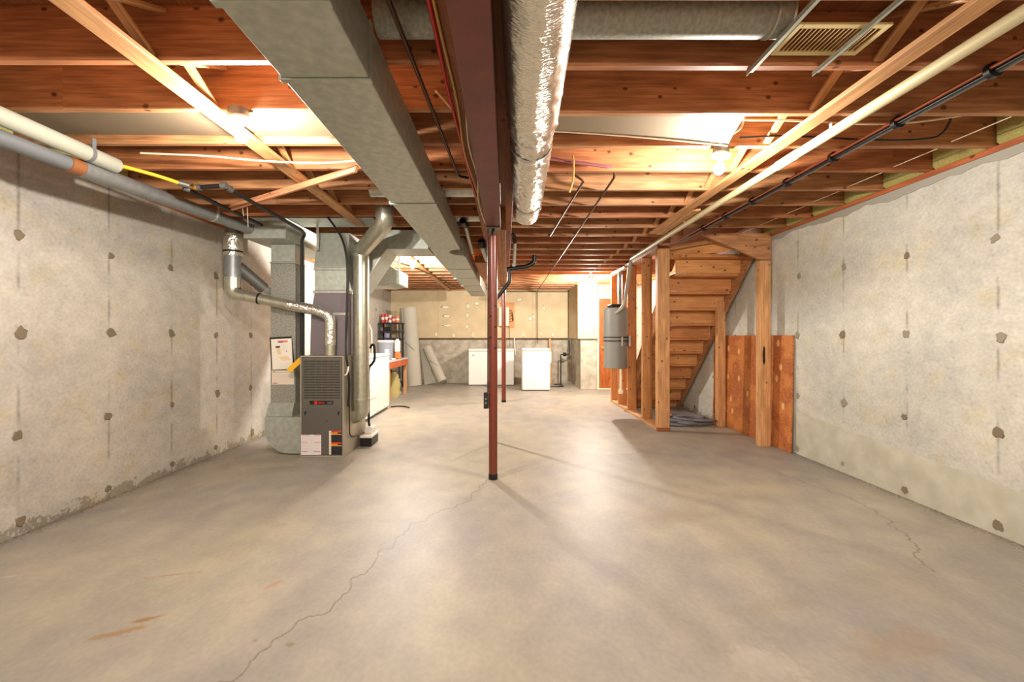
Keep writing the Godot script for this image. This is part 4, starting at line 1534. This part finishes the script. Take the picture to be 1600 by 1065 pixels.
func build_lines() -> void:
	line("copper_pipe", bend([V(0.50, 2.40, 3.27), V(0.573, 2.355, 3.28), V(0.50, 2.355, 5.1), V(0.50, 2.42, 5.2)], 0.02), 0.0085, M.copper_old, "shorter thin dark copper pipe under the joists right of the foil duct", "pipe")
	line("copper_pipe", bend([V(0.775, 2.42, 3.17), V(0.78, 2.355, 3.2), V(0.80, 2.355, 11.38), V(0.80, 1.02, 11.38)], 0.03), 0.0085, M.copper_old, "longer thin dark copper pipe running back to the wall and down", "pipe")
	line("copper_pipe", [V(WL + 3.0, 2.345, 11.40), V(1.6, 2.345, 11.40)], 0.009, M.copper_old, "dark pipe level along the top of the back drywall", "pipe")
	line("water_pipe", bend([V(-0.40, 2.345, 0.4), V(-0.395, 2.345, 1.5), V(-0.335, 2.345, 3.15), V(-0.27, 2.35, 3.2)], 0.03), 0.0095, M.copper_old, "dark copper water pipe between trunk duct and beam", "pipe")
	line("electrical_cable", curve([V(-0.262, 2.328, 0.5), V(-0.258, 2.33, 1.5), V(-0.262, 2.326, 2.0), V(-0.258, 2.33, 2.5), V(-0.25, 2.33, 3.2), V(-0.23, 2.33, 3.7)], 8), 0.008, M.cable_red, "red electrical cable along the left side of the beam", "cable")
	line("electrical_cable", curve([V(-0.235, 2.33, 0.5), V(-0.24, 2.328, 1.5), V(-0.232, 2.325, 2.1), V(-0.245, 2.30, 2.6), V(-0.225, 2.29, 3.1), V(-0.21, 2.30, 3.6), V(-0.2, 2.30, 4.3)], 8), 0.006, M.cable_yellow, "yellowish electrical cable beside the red cable on the beam", "cable")
	line("electrical_cable", curve([V(-0.205, 2.33, 0.5), V(-0.19, 2.33, 1.5), V(-0.18, 2.332, 1.9), V(-0.21, 2.30, 2.5), V(-0.19, 2.28, 3.0), V(-0.215, 2.27, 3.5), V(-0.20, 2.29, 4.2)], 8), 0.006, M.cable_white, "pale electrical cable closest to the red-brown beam", "cable")
	line("electrical_cable", curve([V(-0.36, 2.47, 2.28), V(-0.33, 2.43, 2.26), V(-0.29, 2.38, 2.25), V(-0.26, 2.34, 2.24)], 6), 0.006, M.cable_white, "short pale cable crossing a red joist beside the beam", "cable")
	line("electrical_cable", curve([V(-2.3, 2.365, 2.80), V(-1.9, 2.355, 2.82), V(-1.55, 2.335, 2.85), V(-1.2, 2.33, 2.87), V(-0.95, 2.36, 2.9)], 8), 0.006, M.cable_white, "pale cable sagging under the joists behind the left lamp", "cable")
	line("electrical_cable", curve([V(1.28, 2.375, 2.62), V(1.35, 2.41, 2.56), V(1.34, 2.46, 2.52), V(1.27, 2.45, 2.5), V(1.35, 2.44, 2.52), V(1.6, 2.44, 2.53), V(2.2, 2.43, 2.55), V(2.6, 2.46, 2.5), V(2.8, 2.5, 2.45)], 8), 0.006, M.cable_white, "pale cable looping up from the right lamp along the joist", "cable")
	line("electrical_cable", curve([V(1.4, 2.40, 2.66), V(1.7, 2.41, 2.66), V(2.2, 2.385, 2.66), V(2.5, 2.385, 2.64), V(2.56, 2.41, 2.6), V(2.56, 2.48, 2.55)], 8), 0.006, M.black, "black cable drooping under the joists at the right", "cable")
	line("electrical_cable", curve([V(-1.9, 2.352, 6.3), V(-1.6, 2.345, 7.0), V(-1.35, 2.352, 8.5), V(-1.2, 2.352, 10.5)], 8), 0.008, M.black, "black cable under the far left joists", "cable")
	# plumbing beside and behind the first post
	var t := thing("drain_pipe", "black plastic drain pipe with elbows hanging beyond the first post", "pipe", V(0.1, 1.7, 5.1))
	var s := st()
	tube(s, bend([V(-0.02, 2.36, 5.0), V(0.095, 2.36, 5.05), V(0.105, 2.28, 5.1)], 0.04), 0.022, 14)
	part(s, "upper_elbow", M.black_pipe, t)
	s = st()
	tube(s, [V(0.105, 2.29, 5.1), V(0.092, 1.99, 5.1)], 0.019, 14)
	part(s, "grey_drop", M.white_pvc, t, "pale grey vertical length")
	s = st()
	tube(s, bend([V(0.005, 1.975, 5.1), V(0.245, 2.01, 5.1), V(0.325, 2.05, 5.1), V(0.325, 2.14, 5.1)], 0.05), 0.026, 14)
	part(s, "cross_run", M.black_pipe, t)
	s = st()
	tube(s, bend([V(0.03, 1.99, 5.1), V(0.045, 1.84, 5.1), V(-0.06, 1.70, 5.1), V(-0.13, 1.62, 5.1), V(-0.13, 0.02, 5.1)], 0.05), 0.021, 14)
	part(s, "lower_run", M.black_pipe, t)
	t = thing("plumbing_stack", "white drain pipes with black fittings between trunk duct and first post", "pipe", V(-0.4, 2.2, 5.0))
	s = st()
	tube(s, [V(-0.43, 2.355, 4.40), V(-0.41, 2.33, 4.5)], 0.034, 14)
	part(s, "fitting", M.black_pipe, t)
	s = st()
	tube(s, [V(-0.285, 2.33, 5.2), V(-0.28, 2.27, 5.25)], 0.045, 14)
	part(s, "fitting", M.black_pipe, t)
	s = st()
	tube(s, [V(-0.41, 2.335, 4.45), V(-0.425, 2.27, 5.65)], 0.021, 14)
	part(s, "pipe", M.white_pvc, t)
	s = st()
	tube(s, [V(-0.28, 2.27, 5.25), V(-0.235, 2.20, 6.9)], 0.03, 14)
	part(s, "pipe", M.white_pvc, t)
	s = st()
	box(s, -0.42, -0.24, 2.20, 2.30, 6.0, 7.5)
	part(s, "blocking", M.plate_wood, t)
	# sticks and strips stored overhead
	t = thing("wood_moulding", "pinkish wooden moulding strips hung diagonally under the left joists", "moulding", V(-1.65, 2.32, 3.35))
	for k in 3:
		s = st()
		board(s, V(-2.33, 2.272 + 0.021 * k, 3.74 + 0.016 * k), V(-1.0, 2.318 + 0.019 * k, 2.97 + 0.016 * k), 0.026, 0.020)
		part(s, "strip", M.stick, t)
	for q in [[-2.17, 3.66, 0.09], [-2.11, 3.62, 0.19]]:
		line("string", curve([V(q[0], 2.29, q[1]), V(q[0] + 0.005, 2.25, q[1]), V(q[0] + 0.012, 2.29 - q[2], q[1])], 5), 0.0022, M.cable_white, "short pale string dangling from the wooden moulding" if q[2] < 0.1 else "longer pale string dangling from the wooden moulding", "string")
	t = thing("plastic_strips", "bundle of thin purple strips poking out behind the foil duct", "strips", V(0.5, 2.4, 3.05))
	for k in 4:
		s = st()
		board(s, V(0.10, 2.462 - 0.008 * k, 3.05 - 0.012 * k), V(0.735 - 0.015 * k, 2.372 - 0.007 * k, 3.04 - 0.012 * k), 0.013, 0.011)
		part(s, "strip", M.purple_strip, t)
	line("tie_strap", curve([V(0.452, 2.43, 3.0), V(0.455, 2.37, 2.99), V(0.45, 2.26, 2.98), V(0.425, 2.175, 2.98)], 6), 0.006, M.cable_yellow, "pale yellow tie dangling from the purple strips", "strap")
	# power cord and box on the first post
	t = thing("power_box", "black outlet box with cord fixed to the first red post", "outlet", V(-0.168, 0.6, 3.78))
	s = st()
	box(s, -0.188, -0.147, 0.60, 0.735, 3.75, 3.81, 0.004)
	part(s, "box", M.black, t)
	s = st()
	tube(s, [V(-0.153, 0.735, 3.78), V(-0.152, 1.6, 3.78), V(-0.153, 2.13, 3.79)], 0.006, 8)
	part(s, "cord", M.black, t)
	for y in [0.64, 0.675]:
		s = st()
		box(s, -0.178, -0.160, y, y + 0.016, 3.746, 3.751, 0.001)
		part(s, "receptacle", M.grey_pvc, t)

# ---------------------------------------------------------------- far end
func appliance(called: String, label: String, cat: String, x0: float, x1: float, h: float, d0: float, d1: float, lid: float, m: Material) -> Node3D:
	var t := thing(called, label, cat, V((x0 + x1) / 2, 0, (d0 + d1) / 2))
	var s := st()
	box(s, x0, x1, 0.02, h - lid - 0.006, d0, d1, 0.012)
	part(s, "body", m, t)
	s = st()
	box(s, x0 + 0.01, x1 - 0.01, h - lid - 0.008, h - lid + 0.004, d0 + 0.01, d1 - 0.01, 0.001)
	part(s, "gasket", M.seal, t)
	s = st()
	box(s, x0 - 0.004, x1 + 0.004, h - lid, h, d0 - 0.012, d1, 0.012)
	part(s, "lid", m, t)
	s = st()
	box(s, x0 + 0.02, x1 - 0.02, 0.0, 0.02, d0 + 0.02, d1 - 0.02, 0.001)
	part(s, "plinth", M.seal, t)
	return t

func roll(a: Vector3, b: Vector3, r: float, called: String, label: String, core: float) -> void:
	var t := thing(called, label, "carpet roll", a, "carpet rolls at the back wall")
	var y := (b - a).normalized()
	var x := y.cross(Vector3(0, 0, -1)).normalized()
	var xf := Transform3D(Basis(x, x.cross(y).normalized() * -1.0, y), (a + b) / 2)
	var poly := []
	for k in 41:
		var w := TAU * k / 40.0 + 0.9
		var q := r * (1.0 - 0.06 * (1.0 - k / 40.0))
		poly.append(Vector2(cos(w), sin(w)) * q)
	var s := st()
	prism(s, poly, xf, (b - a).length())
	part(s, "roll", M.carpet, t)
	s = st()
	tube(s, curve([xf * Vector3(-r * 0.55, r * 0.87, -0.1), xf * Vector3(0.1 * r, r * 1.0, 0.05), xf * Vector3(r * 0.75, r * 0.66, 0.14)], 8), 0.006, 6)
	part(s, "tie", M.grey_hose, t)

func build_far() -> void:
	var t := appliance("chest_freezer", "wide white chest freezer against the back wall", "freezer", -0.913, 0.195, 0.90, 10.85, 11.42, 0.055, M.enamel)
	var s := st()
	lathe(s, [Vector2(0, 0), Vector2(0.016, 0), Vector2(0.014, 0.008), Vector2(0, 0.01)], Transform3D(Basis(Vector3.RIGHT, PI / 2), V(-0.80, 0.74, 10.85)), 14)
	part(s, "lock", M.black, t)
	t = appliance("compact_freezer", "white upright-sided compact freezer in front of the back wall", "freezer", 0.36, 0.975, 0.935, 9.82, 10.42, 0.05, M.enamel_warm)
	s = st()
	box(s, 0.978, 1.0, 0.62, 0.87, 9.82, 9.90, 0.006)
	part(s, "handle", M.enamel_warm, t)
	# laundry pair along the left wall
	for q in [["washing_machine", 6.10, 6.765, "nearer white laundry machine half hidden behind the flue pipe"], ["clothes_dryer", 6.79, 7.46, "farther white laundry machine standing next to the workbench"]]:
		t = thing(q[0], q[3], "washing machine" if q[0][0] == "w" else "dryer", V(-2.3, 0, (q[1] + q[2]) / 2))
		s = st()
		box(s, -2.62, -1.96, 0.04, 0.89, q[1], q[2], 0.01)
		part(s, "body", M.enamel, t)
		s = st()
		box(s, -2.64, -1.945, 0.89, 0.925, q[1] - 0.004, q[2] + 0.004, 0.01)
		part(s, "top", M.enamel, t)
		s = st()
		box(s, -2.64, -2.52, 0.925, 1.06, q[1], q[2], 0.015)
		part(s, "control_panel", M.enamel_warm, t)
		s = st()
		box(s, -1.962, -1.952, 0.30 if q[0][0] == "w" else 0.06, 0.87, q[1] + 0.02, q[2] - 0.02, 0.004)
		part(s, "front_panel", M.enamel, t)
		s = st()
		box(s, -2.6, -1.99, 0.0, 0.04, q[1] + 0.02, q[2] - 0.02, 0.002)
		part(s, "plinth", M.seal, t)
	line("extension_cord", curve([V(-1.95, 0.012, 7.55), V(-1.85, 0.012, 7.62), V(-1.72, 0.012, 7.58), V(-1.62, 0.012, 7.45)], 6), 0.011, M.black, "black cord end lying on the floor beside the laundry machine", "cord")
	for k in 2:
		line("water_supply_tube", [V(-2.07 - 0.13 * k, 1.72, 6.5 + 0.2 * k), V(-2.02 + 0.02 * k, 1.3, 6.52 + 0.1 * k), V(-1.99 + 0.04 * k, 0.93, 6.5)], 0.006, M.cable_white, ["left of two thin white tubes above the laundry machine", "right of two thin white tubes above the laundry machine"][k], "tube")
	org = V(-2.08, 0.925, 6.55)
	s = st()
	box(s, -2.16, -2.01, 0.926, 1.0, 6.45, 6.6, 0.01)
	solo(s, "red_box", M.can_red, "small dark red box on top of the nearer laundry machine", "box")
	# workbench
	t = thing("workbench", "workbench with grey top and orange wooden apron", "table", V(-2.4, 0, 8.7))
	s = st()
	box(s, -2.85, -2.06, 0.735, 0.76, 7.9, 9.4, 0.004)
	part(s, "top", M.table_top, t)
	for q in [[-2.085, -2.065, 7.93, 9.38], [-2.84, -2.82, 7.93, 9.38]]:
		s = st()
		box(s, q[0], q[1], 0.62, 0.734, q[2], q[3])
		part(s, "apron", M.bench, t)
	s = st()
	box(s, -2.82, -2.086, 0.62, 0.734, 9.36, 9.38)
	part(s, "apron", M.bench, t)
	for q in [[-2.14, 9.28], [-2.14, 7.95], [-2.80, 9.28], [-2.80, 7.95]]:
		s = st()
		box(s, q[0], q[0] + 0.055, 0.0, 0.62, q[1], q[1] + 0.075)
		part(s, "leg", M.pine, t)
	t = thing("pail", "grey plastic pail with a white label on the workbench", "bucket", V(-2.31, 0.76, 8.55))
	var xf := Transform3D(Basis(), V(-2.31, 0.761, 8.55))
	s = st()
	lathe(s, [Vector2(0, 0), Vector2(0.13, 0), Vector2(0.145, 0.30), Vector2(0.152, 0.30), Vector2(0.152, 0.325), Vector2(0.147, 0.33)], xf, 32)
	part(s, "bucket", M.pail, t)
	s = st()
	lathe(s, [Vector2(0.15, 0.33), Vector2(0.157, 0.335), Vector2(0.157, 0.365), Vector2(0.14, 0.372), Vector2(0, 0.368)], xf, 32)
	part(s, "lid", M.can_white, t)
	s = st()
	for k in 5:
		var w0 := 0.15 + 0.11 * k
		var w1 := w0 + 0.11
		var f := func(w: float, y: float) -> Vector3: return xf * Vector3(sin(w) * (0.133 + 0.05 * y), y, cos(w) * (0.133 + 0.05 * y))
		quad(s, f.call(w0, 0.02), f.call(w1, 0.02), f.call(w1, 0.2), f.call(w0, 0.2), Vector3(sin(w0), 0, cos(w0)), [Vector2.ZERO, Vector2.ZERO, Vector2.ZERO, Vector2.ZERO])
	part(s, "label", M.paper, t)
	t = thing("detergent_jug", "white jug with an orange base on the workbench beside the pail", "jug", V(-2.13, 0.76, 8.7))
	xf = Transform3D(Basis(), V(-2.135, 0.761, 8.75))
	s = st()
	rbox(s, xf * Transform3D(Basis(), Vector3(0, 0.25, 0)), Vector3(0.10, 0.24, 0.12), 0.02)
	part(s, "body", M.can_white, t)
	s = st()
	rbox(s, xf * Transform3D(Basis(), Vector3(0.01, 0.065, 0)), Vector3(0.11, 0.13, 0.12), 0.02)
	part(s, "base", M.orange, t)
	s = st()
	lathe(s, [Vector2(0.028, 0.36), Vector2(0.028, 0.395), Vector2(0, 0.395)], xf, 14)
	part(s, "cap", M.can_white, t)
	org = V(-2.13, 0.76, 8.45)
	s = st()
	lathe(s, [Vector2(0.0, 0.001), Vector2(0.03, 0.002), Vector2(0.045, 0.03), Vector2(0.043, 0.03), Vector2(0.028, 0.005), Vector2(0, 0.005)], Transform3D(Basis(), V(-2.13, 0.76, 8.42)), 20)
	solo(s, "small_bowl", M.porcelain, "small white bowl on the workbench edge", "bowl")
	# under the bench
	org = V(-2.2, 0, 8.75)
	s = st()
	var bag := []
	for k in 9: bag.append(V(-2.24 + 0.01 * sin(k * 2.0), 0.0 + 0.062 * k, 8.8))
	tube(s, bag, [0.10, 0.14, 0.15, 0.145, 0.15, 0.14, 0.125, 0.11, 0.05], 14)
	solo(s, "cloth_bag", M.khaki, "khaki cloth bag stuffed under the workbench", "bag")
	t = thing("blue_bottle", "blue and white bottle on the floor under the workbench", "bottle", V(-2.22, 0, 9.55))
	s = st()
	rbox(s, Transform3D(Basis(), V(-2.215, 0.16, 9.2)), Vector3(0.07, 0.26, 0.09), 0.02)
	part(s, "body", M.blue, t)
	s = st()
	rbox(s, Transform3D(Basis(), V(-2.215, 0.04, 9.2)), Vector3(0.072, 0.08, 0.092), 0.02)
	part(s, "base", M.can_white, t)
	s = st()
	lathe(s, [Vector2(0.02, 0.285), Vector2(0.02, 0.33), Vector2(0, 0.33)], Transform3D(Basis(), V(-2.215, 0, 9.2)), 12)
	part(s, "cap", M.can_white, t)
	# shelf unit in the corner
	t = thing("shelf_unit", "dark plastic shelf unit in the back left corner", "shelf", V(-2.68, 0, 10.45))
	for y in [0.10, 0.62, 1.14, 1.30, 1.495]:
		s = st()
		box(s, -2.94, -2.43, y, y + 0.03, 10.25, 10.65, 0.006)
		part(s, "shelf", M.shelf, t)
	for q in [[-2.92, 10.27], [-2.46, 10.27], [-2.92, 10.62], [-2.46, 10.62], [-2.66, 10.27]]:
		s = st()
		tube(s, [V(q[0], 0.0, q[1]), V(q[0], 1.50, q[1])], 0.022, 12)
		part(s, "upright", M.shelf, t)
	var cols := [M.can_red, M.can_red, M.can_white, M.can_red, M.orange]
	var whats := ["dark red paint can at the left end of the top shelf", "red can second from the left on the top shelf", "white can in the middle of the top shelf", "bright red can right of the white can on the top shelf", "orange can at the right end of the top shelf"]
	for k in 5:
		xf = Transform3D(Basis(), V(-2.88 + 0.085 * k, 1.525, 10.40))
		t = thing("paint_can", whats[k], "can", xf.origin, "cans on the top shelf")
		s = st()
		var hh: float = [0.19, 0.20, 0.17, 0.13, 0.15][k]
		lathe(s, [Vector2(0, 0), Vector2(0.038, 0), Vector2(0.038, hh), Vector2(0.034, hh + 0.006), Vector2(0, hh + 0.004)], xf, 18)
		part(s, "body", cols[k], t)
		s = st()
		lathe(s, [Vector2(0.0385, hh * 0.35), Vector2(0.0388, hh * 0.36), Vector2(0.0388, hh * 0.65), Vector2(0.0385, hh * 0.66)], xf, 18)
		part(s, "label", M.can_white if k != 2 else M.can_red, t)
	org = V(-2.75, 1.17, 10.4)
	s = st()
	lathe(s, [Vector2(0, 0), Vector2(0.075, 0), Vector2(0.08, 0.10), Vector2(0.07, 0.105), Vector2(0, 0.105)], Transform3D(Basis(), V(-2.77, 1.171, 10.40)), 20)
	solo(s, "lilac_tub", M.lilac, "pale lilac tub on the shelf above the pail", "tub")
	org = V(-2.6, 1.33, 10.4)
	s = st()
	rbox(s, Transform3D(Basis(), V(-2.77, 1.375, 10.42)), Vector3(0.16, 0.085, 0.14), 0.01)
	solo(s, "dark_box", M.dark_iron, "dark box on the second shelf under the cans", "box")
	# carpet rolls
	roll(V(-2.26, 0.0, 10.88), V(-2.40, 1.90, 10.95), 0.205, "carpet_roll", "tall pale grey carpet roll standing upright at the back wall", 0.05)
	roll(V(-1.56, 0.09, 10.95), V(-1.99, 0.92, 11.25), 0.115, "carpet_roll", "short pale grey carpet roll leaning against the back wall", 0.03)
	org = V(-1.95, 0, 11.0)
	s = st()
	board(s, V(-1.93, 0.006, 11.12), V(-2.10, 0.92, 11.40), 0.016, 0.20, Vector3(1, 0, 0))
	solo(s, "carpet_offcut", M.carpet, "narrow flat carpet offcut leaning between the two rolls", "carpet")
	# electrical panel
	t = thing("breaker_box", "white breaker box on a plywood board on the back wall", "breaker box", V(0.05, 1.4, 11.4))
	s = st()
	box(s, -0.14, 0.215, 1.42, 2.07, 11.425, 11.445)
	part(s, "backboard", M.stair_wood, t)
	s = st()
	box(s, -0.18, 0.075, 1.47, 1.95, 11.33, 11.424, 0.006)
	part(s, "cabinet", M.enamel_warm, t)
	s = st()
	box(s, -0.165, 0.06, 1.485, 1.935, 11.322, 11.331, 0.003)
	part(s, "door", M.trim_paint, t)
	for k in 5:
		s = st()
		tube(s, curve([V(0.075, 1.85 - 0.07 * k, 11.38), V(0.12 + 0.01 * k, 1.87 - 0.07 * k, 11.36), V(0.16, 1.82 - 0.05 * k, 11.38), V(0.19, 1.60 + 0.02 * k, 11.41)], 5), 0.006, 6)
		part(s, "cable", M.black if k % 2 else M.copper_old, t)
	s = st()
	tube(s, [V(0.08, 1.47, 11.39), V(0.09, 0.95, 11.40)], 0.006, 8)
	part(s, "ground_wire", M.dark_iron, t)
	line("white_stick", [V(0.25, 0.72, 11.40), V(0.215, 1.16, 11.43)], 0.012, M.porcelain, "short white plastic stick leaning behind the chest freezer", "stick")
	org = V(1.12, 0, 11.35)
	s = st()
	board(s, V(1.13, 0.0, 11.25), V(1.13, 1.14, 11.42), 0.05, 0.05, Vector3(0, 0, 1))
	solo(s, "wooden_stake", M.stair_wood, "thin orange wooden stake leaning behind the compact freezer", "stake")
	for k in 2:
		org = V(1.25, 0, 10.9)
		line("floor_cable", curve([V(1.05, 0.012, 10.55), V(1.25 + 0.1 * k, 0.012, 10.6), V(1.35, 0.03, 10.85), V(1.2, 0.012, 11.0)], 6), 0.009, M.black, ["outer loop of black cable on the floor beside the compact freezer", "inner loop of black cable on the floor beside the compact freezer"][k], "cable")
	line("water_service_pipe", bend([V(1.38, 0.0, 11.2), V(1.38, 0.75, 11.2), V(1.60, 0.75, 11.2), V(1.60, 1.1, 11.3)], 0.04), 0.014, M.dark_iron, "dark water pipe rising in the corner beside the pier", "pipe")
	org = V(1.45, 0.7, 11.2)
	s = st()
	lathe(s, [Vector2(0, -0.05), Vector2(0.045, -0.04), Vector2(0.05, 0), Vector2(0.045, 0.04), Vector2(0, 0.05)], Transform3D(Basis(Vector3.BACK, PI / 2), V(1.48, 0.75, 11.2)), 14)
	solo(s, "water_meter", M.dark_iron, "dark round meter on the corner water pipe", "meter")

func _ready() -> void:
	rng.seed = 4242
	camera_and_light()
	make_materials()
	build_setting()
	build_ceiling()
	lamp(V(-1.37, 2.326, 2.28), Vector3(0.12, 0, 0.10), 2.0, "left front bare bulb in a white lampholder beside the strapping")
	lamp(V(1.325, 2.326, 2.74), Vector3(0.05, 0, -0.12), 2.1, "right front bare bulb in a white lampholder under the sagging sheet")
	lamp(V(-1.38, 2.326, 6.57), Vector3.ZERO, 6.4, "bare bulb lampholder far back on the left, above the laundry corner")
	lamp(V(1.65, 2.326, 8.6), Vector3.ZERO, 6.6, "bare bulb lampholder far back on the right, near the door")
	lamp(V(-1.38, 2.326, -2.0), Vector3.ZERO, 4.2, "added left bare bulb lampholder, unseen behind the viewpoint, to light the foreground")  # added out of view, to even out the light on the foreground
	lamp(V(1.40, 2.326, -2.0), Vector3.ZERO, 4.2, "added right bare bulb lampholder, unseen behind the viewpoint, to light the foreground")  # second added lamp behind the camera, same fill for the foreground
	build_beam()
	build_ducts()
	build_furnace()
	build_furnace_pipes()
	build_stairs()
	build_vacuum()
	build_lines()
	build_far()
